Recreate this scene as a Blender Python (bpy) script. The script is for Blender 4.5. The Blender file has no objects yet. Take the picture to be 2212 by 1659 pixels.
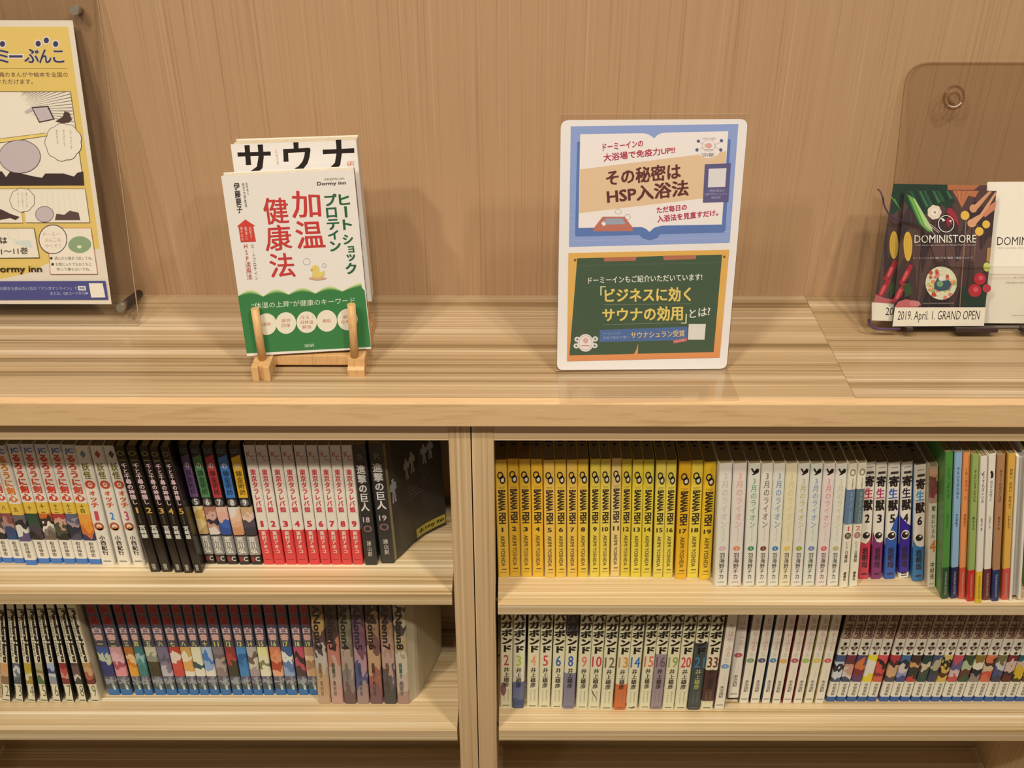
import bpy, bmesh, math, random
from mathutils import Vector, Matrix

# ------------------------------------------------------------------ camera
C = bpy.context.scene.collection
SC = bpy.context.scene
FPX = 2300.0                       # focal length in pixels of the 2212 x 1659 frame
TH = math.radians(32.13)           # camera looks down by this angle
ROLL = 0.0014
EYE = 1.486
ct, st = math.cos(TH), math.sin(TH)
cam = bpy.data.cameras.new('camera')
cam.sensor_width = 36.0
cam.lens = FPX / 2212 * 36.0
cam.clip_start = 0.05
co = bpy.data.objects.new('camera', cam)
C.objects.link(co)
co.matrix_world = Matrix.Translation((0, 0, EYE)) @ Matrix.Rotation(math.pi / 2 - TH, 4, 'X') @ Matrix.Rotation(ROLL, 4, 'Z')
SC.camera = co
# ------------------------------------------------------------------ exposure
SC.view_settings.view_transform = 'Standard'
SC.view_settings.look = 'None'
SC.view_settings.gamma = 1.0
SC.view_settings.use_curve_mapping = False
SC.view_settings.exposure = -0.15
# ------------------------------------------------------------------ world: dim warm light of the rest of the room
W = bpy.data.worlds.new('world')
SC.world = W
W.use_nodes = True
W.node_tree.nodes['Background'].inputs[0].default_value = (1.0, 0.84, 0.62, 1)
W.node_tree.nodes['Background'].inputs[1].default_value = 0.12
# ------------------------------------------------------------------ ceiling downlights
def lamp(name, loc, power, size, aim, spread=110, col=(1.0, 0.85, 0.62)):
    l = bpy.data.lights.new(name, 'AREA')
    l.shape = 'DISK'; l.size = size; l.energy = power; l.color = col
    l.spread = math.radians(spread)
    o = bpy.data.objects.new(name, l)
    C.objects.link(o)
    o.location = loc
    d = Vector(aim) - Vector(loc)
    o.rotation_euler = d.to_track_quat('-Z', 'Y').to_euler()
    return o
lamp('downlight', (-0.75, -0.15, 2.98), 7.2, 0.14, (-0.35, 0.95, 0.3))
lamp('downlight', (0.75, -0.15, 2.98), 6.8, 0.14, (0.40, 0.95, 0.3))
lamp('downlight', (-1.25, -0.58, 2.98), 11.5, 0.14, (-0.2, 0.95, 0.3))
lamp('downlight', (1.25, -0.58, 2.98), 9.4, 0.14, (0.3, 0.95, 0.3))
lamp('downlight', (0.0, -0.60, 2.98), 10.6, 0.14, (0.0, 0.95, 0.3))
lamp('wall_washer', (-1.25, -1.20, 2.35), 1.0, 0.22, (0.0, 1.0, 1.1))

# ------------------------------------------------------------------ pixel <-> place helpers (they read true positions off the photograph)
def ray(x, y):
    dx, dy = x - 1106.0, y - 829.5
    xu = dx * math.cos(ROLL) + dy * math.sin(ROLL)
    yu = -dx * math.sin(ROLL) + dy * math.cos(ROLL)
    a, b = xu / FPX, -yu / FPX
    return Vector((a, ct + b * st, -st + b * ct))
EP = Vector((0, 0, EYE))
def at_y(x, y, Y):
    r = ray(x, y); return EP + r * (Y / r.y)
def at_z(x, y, Z):
    r = ray(x, y); return EP + r * ((Z - EYE) / r.z)

# ------------------------------------------------------------------ materials
def lin(c):
    return tuple((v / 12.92) if v <= 0.04045 else ((v + 0.055) / 1.055) ** 2.4 for v in c)
def hx(h):
    h = h.lstrip('#'); return lin(tuple(int(h[i:i + 2], 16) / 255 for i in (0, 2, 4)))
ILL = (0.905, 0.775, 0.545)      # what a white sheet looks like under this light
def seen(h):                    # colour read under the warm light -> surface colour
    c = hx(h)
    return tuple(min(0.88, max(0.004, 0.84 * a / b / ILLK[0])) for a, b in zip(c, ILL))
ILLK = [1.0]                     # the shelves get less light than the counter: same reading, lighter surface
MATS = {}
def flat(h, rough=0.55, coat=0.0, spec=0.4):
    k = (h, rough, coat, ILLK[0])
    if k in MATS: return MATS[k]
    m = bpy.data.materials.new('ink_' + h.strip('#'))
    m.use_nodes = True
    b = m.node_tree.nodes['Principled BSDF']
    b.inputs['Base Color'].default_value = (*seen(h), 1)
    b.inputs['Roughness'].default_value = rough
    b.inputs['Specular IOR Level'].default_value = spec
    b.inputs['Coat Weight'].default_value = coat
    b.inputs['Coat Roughness'].default_value = 0.25
    MATS[k] = m
    return m
def N(nt, t, **kw):
    n = nt.nodes.new(t)
    for k, v in kw.items(): setattr(n, k, v)
    return n
def ramp(nt, fac, cols, interp='LINEAR'):
    r = N(nt, 'ShaderNodeValToRGB')
    e = r.color_ramp.elements
    while len(e) > 1: e.remove(e[0])
    e[0].position = cols[0][0]; e[0].color = (*cols[0][1], 1)
    for p, c in cols[1:]:
        q = e.new(p); q.color = (*c, 1)
    r.color_ramp.interpolation = interp
    nt.links.new(fac, r.inputs[0])
    return r
def wood(name, grain, dark, mid, light, fine=420.0, broad=70.0, along=1.2, seed=0.0, rough=0.42, wfine=0.5, coat=0.0, bump=0.08, drop=None, pos=(0.33, 0.47, 0.56, 0.68)):
    """laminate with straight grain; grain = axis the streaks run along ('X' or 'Z')"""
    m = bpy.data.materials.new(name); m.use_nodes = True
    nt = m.node_tree; b = nt.nodes['Principled BSDF']
    tc = N(nt, 'ShaderNodeTexCoord')
    def noise(sc, al, s, det=2.0, rg=0.5):
        mp = N(nt, 'ShaderNodeMapping')
        v = [sc, sc, sc]; v['XYZ'.index(grain)] = al
        if drop is not None: v['XYZ'.index(drop)] = 0.0
        mp.inputs['Scale'].default_value = v
        mp.inputs['Location'].default_value = (s, s * 1.7, s * 0.6)
        nt.links.new(tc.outputs['Object'], mp.inputs[0])
        n = N(nt, 'ShaderNodeTexNoise')
        n.inputs['Scale'].default_value = 1.0; n.inputs['Detail'].default_value = det
        n.inputs['Roughness'].default_value = rg
        nt.links.new(mp.outputs[0], n.inputs['Vector'])
        return n.outputs['Fac']
    f1 = noise(fine, along * 2.2, seed, 2.0, 0.6)
    f2 = noise(broad, along, seed + 7.3, 3.0, 0.65)
    mx = N(nt, 'ShaderNodeMix'); mx.data_type = 'FLOAT'
    mx.inputs[0].default_value = wfine
    nt.links.new(f2, mx.inputs[2]); nt.links.new(f1, mx.inputs[3])
    r = ramp(nt, mx.outputs[0], [(pos[0], dark), (pos[1], mid), (pos[2], mid), (pos[3], light)])
    nt.links.new(r.outputs[0], b.inputs['Base Color'])
    b.inputs['Roughness'].default_value = rough
    b.inputs['Specular IOR Level'].default_value = 0.45
    b.inputs['Coat Weight'].default_value = coat
    bp = N(nt, 'ShaderNodeBump'); bp.inputs['Strength'].default_value = bump; bp.inputs['Distance'].default_value = 0.0004
    nt.links.new(f1, bp.inputs['Height']); nt.links.new(bp.outputs[0], b.inputs['Normal'])
    return m
M_WALL = wood('wall_laminate', 'Z', seen('#ad8258'), seen('#c09567'), seen('#cba275'), fine=560, broad=210, along=1.3, rough=0.5, wfine=0.62)
M_TOP = wood('counter_laminate', 'X', seen('#8c6e44'), seen('#bc9a6b'), seen('#dfc296'), fine=330, broad=50, along=0.5, rough=0.3, wfine=0.36, seed=3.1, pos=(0.375, 0.465, 0.515, 0.61))
M_TOP2 = wood('counter_laminate', 'X', seen('#8c6e44'), seen('#b99768'), seen('#dabd90'), fine=330, broad=50, along=0.5, rough=0.3, wfine=0.36, seed=19.7, pos=(0.375, 0.465, 0.515, 0.61))
M_EDGE = wood('counter_edge_band', 'X', seen('#d6aa72'), seen('#e6ba80'), seen('#eec68c'), fine=260, broad=40, along=9.0, rough=0.38, wfine=0.6, seed=5.0)
M_SHELF = wood('shelf_laminate', 'X', seen('#a8854f'), seen('#d4b27c'), seen('#f0d8a8'), fine=330, broad=110, along=0.5, rough=0.4, wfine=0.45, seed=11.0, pos=(0.375, 0.465, 0.515, 0.61))
M_SIDE = wood('cabinet_side_laminate', 'Z', seen('#a8824e'), seen('#d8b27c'), seen('#f0ce98'), fine=420, broad=190, along=0.6, rough=0.42, wfine=0.4, seed=2.0)
M_RAIL = wood('cabinet_rail_laminate', 'X', seen('#b8925c'), seen('#e4be88'), seen('#f2d09c'), fine=420, broad=190, along=0.5, rough=0.42, wfine=0.4, seed=8.0)
M_BACK = wood('back_panel_laminate', 'X', seen('#a8854f'), seen('#c4a06a'), seen('#d4b27c'), fine=300, broad=90, along=1.2, rough=0.5, seed=14.0)
M_BAMBOO = wood('stand_bamboo', 'Z', seen('#b8844a'), seen('#dca868'), seen('#e8b87c'), fine=700, broad=200, along=14, rough=0.45, wfine=0.5, seed=4.0)
M_FLOOR = wood('floor_boards', 'X', seen('#6e5030'), seen('#8a6840'), seen('#9d7a50'), fine=200, broad=30, along=1.0, rough=0.5, seed=6.0)

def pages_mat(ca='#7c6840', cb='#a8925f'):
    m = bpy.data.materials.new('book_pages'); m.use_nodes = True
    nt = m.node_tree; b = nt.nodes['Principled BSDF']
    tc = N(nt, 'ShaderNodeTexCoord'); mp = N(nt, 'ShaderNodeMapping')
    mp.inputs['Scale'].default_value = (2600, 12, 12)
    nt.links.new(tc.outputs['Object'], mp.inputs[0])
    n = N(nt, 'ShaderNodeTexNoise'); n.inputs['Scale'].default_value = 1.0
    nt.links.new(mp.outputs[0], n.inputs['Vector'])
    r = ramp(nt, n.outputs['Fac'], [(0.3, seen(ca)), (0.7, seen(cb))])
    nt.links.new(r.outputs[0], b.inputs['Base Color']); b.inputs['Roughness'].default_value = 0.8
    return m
M_PAGE = pages_mat()  # aged brownish paper, darkened further to stand in for shade inside the shelves
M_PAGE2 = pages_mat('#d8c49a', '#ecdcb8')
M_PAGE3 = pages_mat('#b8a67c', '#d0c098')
def grad_mat(name, c0, c1, lo, hi, axis='Z', rough=0.5, coat=0.0):
    m = bpy.data.materials.new(name); m.use_nodes = True
    nt = m.node_tree; b = nt.nodes['Principled BSDF']
    tc = N(nt, 'ShaderNodeTexCoord'); s = N(nt, 'ShaderNodeSeparateXYZ'); nt.links.new(tc.outputs['Object'], s.inputs[0])
    mr = N(nt, 'ShaderNodeMapRange'); mr.inputs[1].default_value = lo; mr.inputs[2].default_value = hi
    nt.links.new(s.outputs['XYZ'.index(axis)], mr.inputs[0])
    r = ramp(nt, mr.outputs[0], [(0.0, seen(c0)), (1.0, seen(c1))])
    nt.links.new(r.outputs[0], b.inputs['Base Color']); b.inputs['Roughness'].default_value = rough
    return m
PN = [0]
def picture(cols, lo, hi, amp=0.55, sc=110.0, coat=0.3, zs=0.6):
    """small abstract colour print: patches of the given colours from bottom (lo) to top (hi), in metres of the book's own height"""
    PN[0] += 1
    m = bpy.data.materials.new('colour_print'); m.use_nodes = True
    nt = m.node_tree; b = nt.nodes['Principled BSDF']
    tc = N(nt, 'ShaderNodeTexCoord'); s = N(nt, 'ShaderNodeSeparateXYZ'); nt.links.new(tc.outputs['Object'], s.inputs[0])
    mp = N(nt, 'ShaderNodeMapping'); mp.inputs['Scale'].default_value = (sc, sc, sc * zs)
    mp.inputs['Location'].default_value = (PN[0] * 3.37, 0, PN[0] * 1.91)
    nt.links.new(tc.outputs['Object'], mp.inputs[0])
    n = N(nt, 'ShaderNodeTexNoise'); n.inputs['Scale'].default_value = 1.0; n.inputs['Detail'].default_value = 1.5
    nt.links.new(mp.outputs[0], n.inputs['Vector'])
    mr = N(nt, 'ShaderNodeMapRange'); mr.inputs[1].default_value = lo; mr.inputs[2].default_value = hi
    nt.links.new(s.outputs[2], mr.inputs[0])
    a = N(nt, 'ShaderNodeMath', operation='MULTIPLY_ADD'); a.inputs[1].default_value = amp * 2; a.inputs[2].default_value = -amp
    nt.links.new(n.outputs['Fac'], a.inputs[0])
    d = N(nt, 'ShaderNodeMath', operation='ADD'); nt.links.new(a.outputs[0], d.inputs[0]); nt.links.new(mr.outputs[0], d.inputs[1])
    k = len(cols)
    st_ = [(i / k + (0.0 if i == 0 else 0.0), seen(c)) for i, c in enumerate(cols)]
    r = ramp(nt, d.outputs[0], st_, 'CONSTANT')
    nt.links.new(r.outputs[0], b.inputs['Base Color'])
    b.inputs['Roughness'].default_value = 0.5; b.inputs['Coat Weight'].default_value = coat; b.inputs['Coat Roughness'].default_value = 0.25
    return m
def acrylic(name, tint, rough=0.03):
    m = bpy.data.materials.new(name); m.use_nodes = True
    nt = m.node_tree; nt.nodes.remove(nt.nodes['Principled BSDF'])
    out = nt.nodes['Material Output']
    t = N(nt, 'ShaderNodeBsdfTransparent'); t.inputs[0].default_value = (*tint, 1)
    g = N(nt, 'ShaderNodeBsdfGlossy'); g.inputs['Roughness'].default_value = rough
    lw = N(nt, 'ShaderNodeLayerWeight'); lw.inputs[0].default_value = 0.5
    pw = N(nt, 'ShaderNodeMath', operation='POWER'); pw.inputs[1].default_value = 5.0
    f = N(nt, 'ShaderNodeMath', operation='MULTIPLY_ADD'); f.inputs[1].default_value = 0.9; f.inputs[2].default_value = 0.04
    nt.links.new(lw.outputs['Facing'], pw.inputs[0]); nt.links.new(pw.outputs[0], f.inputs[0])
    mx = N(nt, 'ShaderNodeMixShader')
    nt.links.new(f.outputs[0], mx.inputs[0]); nt.links.new(t.outputs[0], mx.inputs[1]); nt.links.new(g.outputs[0], mx.inputs[2])
    nt.links.new(mx.outputs[0], out.inputs[0])
    return m
M_ACR = acrylic('clear_acrylic', (0.975, 0.965, 0.955))
M_ACR2 = acrylic('clear_acrylic_holder', (0.945, 0.93, 0.91))
M_ACRC = acrylic('clear_acrylic_thin', (0.985, 0.98, 0.97), 0.06)
M_ACRE = acrylic('acrylic_polished_edge', (0.62, 0.55, 0.47), 0.15)
def plain(name, rgb, rough, metal=0.0, alpha=None):
    m = bpy.data.materials.new(name); m.use_nodes = True
    b = m.node_tree.nodes['Principled BSDF']
    b.inputs['Base Color'].default_value = (*rgb, 1); b.inputs['Roughness'].default_value = rough; b.inputs['Metallic'].default_value = metal
    return m
M_STEEL = plain('satin_steel', seen('#b9a88a'), 0.35, 0.85)
M_PURPLE = plain('violet_acrylic_edge', seen('#5d4258'), 0.25)
M_RUBBER = plain('dark_rubber', seen('#3a2622'), 0.5)
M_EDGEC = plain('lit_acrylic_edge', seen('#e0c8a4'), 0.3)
M_CEIL = plain('ceiling_paint', (0.75, 0.70, 0.62), 0.9)

# ------------------------------------------------------------------ object helpers
def mesh_obj(name, verts, faces, mats, parent=None, idx=None, smooth=False):
    me = bpy.data.meshes.new(name)
    me.from_pydata([tuple(v) for v in verts], [], faces)
    for m in (mats if isinstance(mats, (list, tuple)) else [mats]): me.materials.append(m)
    if idx:
        for p, i in zip(me.polygons, idx): p.material_index = i
    if smooth:
        for p in me.polygons: p.use_smooth = True
    me.validate(); me.update()
    o = bpy.data.objects.new(name, me); C.objects.link(o)
    if parent is not None: o.parent = parent
    return o
def thing(name, label, cat, mat=None, group=None):
    o = bpy.data.objects.new(name, None); C.objects.link(o); o.empty_display_size = 0.02
    if mat is not None: o.matrix_world = mat
    o['label'] = label; o['category'] = cat
    if group: o['group'] = group
    return o
def box_data(x0, x1, y0, y1, z0, z1, bev=0.0):
    bm = bmesh.new(); bmesh.ops.create_cube(bm, size=1.0)
    for v in bm.verts:
        v.co = Vector(((x0 + x1) / 2 + v.co.x * (x1 - x0), (y0 + y1) / 2 + v.co.y * (y1 - y0), (z0 + z1) / 2 + v.co.z * (z1 - z0)))
    if bev: bmesh.ops.bevel(bm, geom=bm.edges[:], offset=bev, segments=2, affect='EDGES', profile=0.6)
    return bm
def bm_obj(name, bm, mat, parent=None, smooth=False):
    me = bpy.data.meshes.new(name); bm.to_mesh(me); bm.free(); me.materials.append(mat)
    if smooth:
        for p in me.polygons: p.use_smooth = True
    o = bpy.data.objects.new(name, me); C.objects.link(o)
    if parent is not None: o.parent = parent
    return o
def box(name, x0, x1, y0, y1, z0, z1, mat, parent=None, bev=0.0):
    return bm_obj(name, box_data(x0, x1, y0, y1, z0, z1, bev), mat, parent)
def cyl(name, p0, p1, r, mat, parent=None, seg=20, r2=None):
    p0, p1 = Vector(p0), Vector(p1); d = p1 - p0
    bm = bmesh.new(); bmesh.ops.create_cone(bm, cap_ends=True, segments=seg, radius1=r, radius2=(r if r2 is None else r2), depth=d.length)
    q = d.to_track_quat('Z', 'Y').to_matrix().to_4x4()
    bmesh.ops.transform(bm, matrix=Matrix.Translation((p0 + p1) / 2) @ q, verts=bm.verts)
    o = bm_obj(name, bm, mat, parent)
    for p in o.data.polygons:
        if len(p.vertices) == 4: p.use_smooth = True
    return o
def tube(name, pts, r, mat, parent=None, seg=8):
    verts, faces = [], []
    n = len(pts); pts = [Vector(p) for p in pts]
    for i, p in enumerate(pts):
        t = (pts[min(i + 1, n - 1)] - pts[max(i - 1, 0)]).normalized()
        a = t.cross(Vector((0, 1, 0.01)))
        if a.length < 1e-3: a = t.cross(Vector((1, 0, 0)))
        a.normalize(); b = t.cross(a)
        for k in range(seg):
            u = 2 * math.pi * k / seg
            verts.append(p + a * (r * math.cos(u)) + b * (r * math.sin(u)))
    for i in range(n - 1):
        for k in range(seg):
            faces.append((i * seg + k, i * seg + (k + 1) % seg, (i + 1) * seg + (k + 1) % seg, (i + 1) * seg + k))
    faces.append(tuple(range(seg))); faces.append(tuple((n - 1) * seg + k for k in range(seg)))
    return mesh_obj(name, verts, faces, mat, parent, smooth=True)

# ------------------------------------------------------------------ lettering
GC = {}; ASP = {}
def glyphs(text, mode='H', bold=0.02, res=2):
    """2-D lettering scaled to the unit square. mode H = in a row, V = stacked, R = turned a quarter to read downwards"""
    key = (text, mode, bold)
    if key in GC: return GC[key]
    cu = bpy.data.curves.new('lettering', 'FONT')
    t = text
    if mode == 'V': t = '\n'.join(text.replace('ー', '｜'))
    cu.body = t; cu.resolution_u = res; cu.offset = min(bold, 0.0); cu.space_line = 1.0
    cu.align_x = 'CENTER'
    o = bpy.data.objects.new('lettering', cu)
    me = o.to_mesh()
    vs = [(v.co.x, v.co.y) for v in me.vertices]; fs = [tuple(p.vertices) for p in me.polygons]
    o.to_mesh_clear(); bpy.data.objects.remove(o); bpy.data.curves.remove(cu)
    if bold > 0.012 and vs:          # heavier strokes: the outline stamped again, a little shifted
        b = bold * 0.62; n0, f0, v0 = len(vs), fs, vs; vs, fs = [], []
        for k, (dx, dy) in enumerate(((b, b * .6), (-b, b * .6), (b, -b * .6), (-b, -b * .6)) + (((0, 0),) if bold > 0.05 else ())):
            vs += [(x + dx, y + dy, k * 0.0000022) for x, y in v0]; fs += [tuple(i + k * n0 for i in f) for f in f0]
    if not vs: vs = [(0, 0), (1, 0), (1, 1)]; fs = [(0, 1, 2)]
    vs = [tuple(v) + (0.0,) * (3 - len(v)) for v in vs]
    if mode == 'R': vs = [(y, -x, k) for x, y, k in vs]
    x0 = min(v[0] for v in vs); x1 = max(v[0] for v in vs); y0 = min(v[1] for v in vs); y1 = max(v[1] for v in vs)
    vs = [((x - x0) / max(1e-6, x1 - x0), (y - y0) / max(1e-6, y1 - y0), k) for x, y, k in vs]
    ASP[key] = (x1 - x0) / max(1e-6, y1 - y0)
    GC[key] = (vs, fs)
    return GC[key]

# ------------------------------------------------------------------ a flat sheet standing somewhere in the room, with print on it
class Sheet:
    """plane through P0, leaning back by slope dY/dZ, turned by yaw; local x = along the sheet, local z = up the sheet, local -y = its front"""
    def __init__(s, P0, slope, yaw=0.0):
        lean = math.atan(slope)
        s.M = Matrix.Translation(P0) @ Matrix.Rotation(yaw, 4, 'Z') @ Matrix.Rotation(-lean, 4, 'X')
        s.I = s.M.inverted()
        s.n = s.M.to_3x3() @ Vector((0, -1, 0)); s.P = Vector(P0)
        s.layer = 0
    def uv(s, x, y, off=0.0):
        r = ray(x, y); P = s.P + s.n * off
        t = (P - EP).dot(s.n) / r.dot(s.n)
        q = s.I @ (EP + r * t)
        return (q.x, q.z)
class Print:
    """collects printed shapes of one sheet into one mesh"""
    def __init__(s, sheet, depth=0.0):
        s.s = sheet; s.v = []; s.f = []; s.i = []; s.m = []; s.d = depth
    def _mi(s, mat):
        if mat not in s.m: s.m.append(mat)
        return s.m.index(mat)
    def _off(s):
        s.s.layer += 2
        return -s.d - 0.000006 * s.s.layer
    def poly(s, px, mat, sc=None):
        if isinstance(mat, str): mat = flat(mat)
        y = s._off(); b = len(s.v)
        for p in px:
            u, w = s.s.uv(*p); s.v.append((u, y, w))
        s.f.append(tuple(range(b, b + len(px)))); s.i.append(s._mi(mat)); return s
    def ell(s, cx, cy, rx, ry, mat, n=24, a0=0.0):
        return s.poly([(cx + rx * math.cos(a0 + 2 * math.pi * k / n), cy + ry * math.sin(a0 + 2 * math.pi * k / n)) for k in range(n)], mat)
    def ring(s, cx, cy, rx, ry, w, mat, n=28):
        if isinstance(mat, str): mat = flat(mat)
        y = s._off(); b = len(s.v)
        for k in range(n):
            a = 2 * math.pi * k / n
            for q in (1.0, None):
                fx = rx if q else rx - w; fy = ry if q else ry - w
                u, z = s.s.uv(cx + fx * math.cos(a), cy + fy * math.sin(a)); s.v.append((u, y, z))
        for k in range(n):
            j = (k + 1) % n
            s.f.append((b + 2 * k, b + 2 * j, b + 2 * j + 1, b + 2 * k + 1)); s.i.append(s._mi(mat))
        return s
    def line(s, pts, w, mat, close=False):
        if close: pts = pts + [pts[0]]
        y = s._off()
        if isinstance(mat, str): mat = flat(mat)
        for (x0, y0), (x1, y1) in zip(pts, pts[1:]):
            d = math.hypot(x1 - x0, y1 - y0) or 1; nx, ny = -(y1 - y0) / d * w / 2, (x1 - x0) / d * w / 2
            ex, ey = (x1 - x0) / d * w / 2, (y1 - y0) / d * w / 2
            b = len(s.v)
            for p in ((x0 + nx - ex, y0 + ny - ey), (x1 + nx + ex, y1 + ny + ey), (x1 - nx + ex, y1 - ny + ey), (x0 - nx - ex, y0 - ny - ey)):
                u, z = s.s.uv(*p); s.v.append((u, y, z))
            s.f.append((b, b + 1, b + 2, b + 3)); s.i.append(s._mi(mat))
        return s
    def text(s, t, quad, mat, mode='H', bold=0.02):
        """quad = photo points of the lettering's corners: top left, top right, bottom right, bottom left"""
        if isinstance(mat, str): mat = flat(mat)
        vs, fs = glyphs(t, mode, bold); y = s._off(); b = len(s.v)
        TL, TR, BR, BL = [Vector(s.s.uv(*p)) for p in quad]
        for x, z, k in vs:
            p = (BL * (1 - x) + BR * x) * (1 - z) + (TL * (1 - x) + TR * x) * z
            s.v.append((p.x, y - k, p.y))
        mi = s._mi(mat)
        for f in fs: s.f.append(tuple(b + i for i in f)); s.i.append(mi)
        return s
    def tb(s, t, x0, y0, x1, y1, mat, mode='H', bold=0.02):
        return s.text(t, [(x0, y0), (x1, y0), (x1, y1), (x0, y1)], mat, mode, bold)
    def done(s, name, parent):
        return mesh_obj(name, s.v, s.f, s.m, parent, s.i)
def plate(name, sheet, px, thick, mat, parent, front=0.0, rnd=0.0, uvs=None):
    """slab whose outline is given in photo points; its front face lies `front` in front of the sheet plane"""
    q = [Vector(sheet.uv(*p)) for p in px] if uvs is None else [Vector(u) for u in uvs]
    if rnd:
        out = []; n = len(q)
        for i in range(n):
            a, b, c = q[i - 1], q[i], q[(i + 1) % n]
            r = rnd[i] if isinstance(rnd, (list, tuple)) else rnd
            if r <= 0: out.append(b); continue
            da, dc = (a - b).normalized(), (c - b).normalized()
            p0, p1 = b + da * r, b + dc * r
            for k in range(6):
                t = k / 5; out.append(p0 * (1 - t) ** 2 + b * 2 * t * (1 - t) + p1 * t * t)
        q = out
    n = len(q)
    v = [(p.x, -front, p.y) for p in q] + [(p.x, thick - front, p.y) for p in q]
    f = [tuple(range(n)), tuple(reversed(range(n, 2 * n)))] + [(i, i + n, (i + 1) % n + n, (i + 1) % n) for i in range(n)]
    if isinstance(mat, (list, tuple)): return mesh_obj(name, v, f, mat, parent, [0, 0] + [1] * n)
    return mesh_obj(name, v, f, mat, parent)

# ================================================================== THE SETTING
CT = 0.900                      # counter top height
YF, YW, YC = 0.8955, 1.1320, 0.907    # counter front, wall, cabinet front
def struct(o):
    o['kind'] = 'structure'; return o
struct(box('floor', -3, 3, -3, 1.4, -0.04, 0.0, M_FLOOR))
struct(box('wall_back', -3, 3, YW, YW + 0.1, 0.0, 3.0, M_WALL))
struct(box('ceiling', -3, 3, -3, YW + 0.1, 3.0, 3.06, M_CEIL))

# counter
XL, XR, XS = -0.812, 0.742, 0.3486
cnt = thing('countertop', 'long light oak countertop with horizontal grain running over both bookcases', 'countertop')
box('top_panel', XL, XS - 0.0002, YF + 0.0125, YW, CT - 0.028, CT, M_TOP, cnt)
box('top_panel', XS + 0.0002, XR, YF + 0.0125, YW, CT - 0.028, CT, M_TOP2, cnt)
o = box('front_edge', XL, XR, YF, YF + 0.0123, CT - 0.028, CT, M_EDGE, cnt, bev=0.0012)
o['label'] = 'smooth pinkish solid edge strip'

ZC = CT - 0.028                 # underside of the counter
L1, R1, L2, R2, ZB = 0.6297, 0.6135, 0.3970, 0.3978, 0.150
YBK = 1.085
def bookcase(label, xa, xb, shelves):
    t = thing('bookcase', label, 'bookcase')
    w = 0.0229
    box('side_panel', xa - w, xa, YC, YBK + 0.006, 0.0, ZC, M_SIDE, t, bev=0.0006)
    box('side_panel', xb, xb + w, YC, YBK + 0.006, 0.0, ZC, M_SIDE, t, bev=0.0006)
    box('top_panel', xa, xb, YC + 0.0005, YBK, 0.8465, ZC, M_RAIL, t, bev=0.0005)
    box('back_panel', xa, xb, YBK, YBK + 0.006, 0.0, ZC, M_BACK, t)
    box('bottom_panel', xa, xb, YC + 0.0005, YBK, ZB - 0.022, ZB, M_SHELF, t, bev=0.0005)
    box('plinth', xa, xb, YC + 0.03, YC + 0.045, 0.0, ZB - 0.022, M_RAIL, t)
    for z, th in shelves:
        box('shelf', xa + 0.0028, xb - 0.0028, YC + 0.0015, YBK - 0.002, z - th, z, M_SHELF, t, bev=0.0007)
        for sx in (xa, xb):
            for yy in (YC + 0.03, YBK - 0.03):
                s_ = 1 if sx == xa else -1
                cyl('shelf_pin', (sx, yy, z - th - 0.0026), (sx + s_ * 0.009, yy, z - th - 0.0026), 0.0025, M_STEEL, t, 10)
    return t
bookcase('left oak bookcase under the counter, holding black, red-and-white and blue-footed comics', -0.7786, -0.0660, [(L1, 0.0168), (L2, 0.0192)])
bookcase('right oak bookcase under the counter, holding the yellow comics and picture books', -0.0190, 0.7097, [(R1, 0.0158), (R2, 0.0196)])
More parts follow.
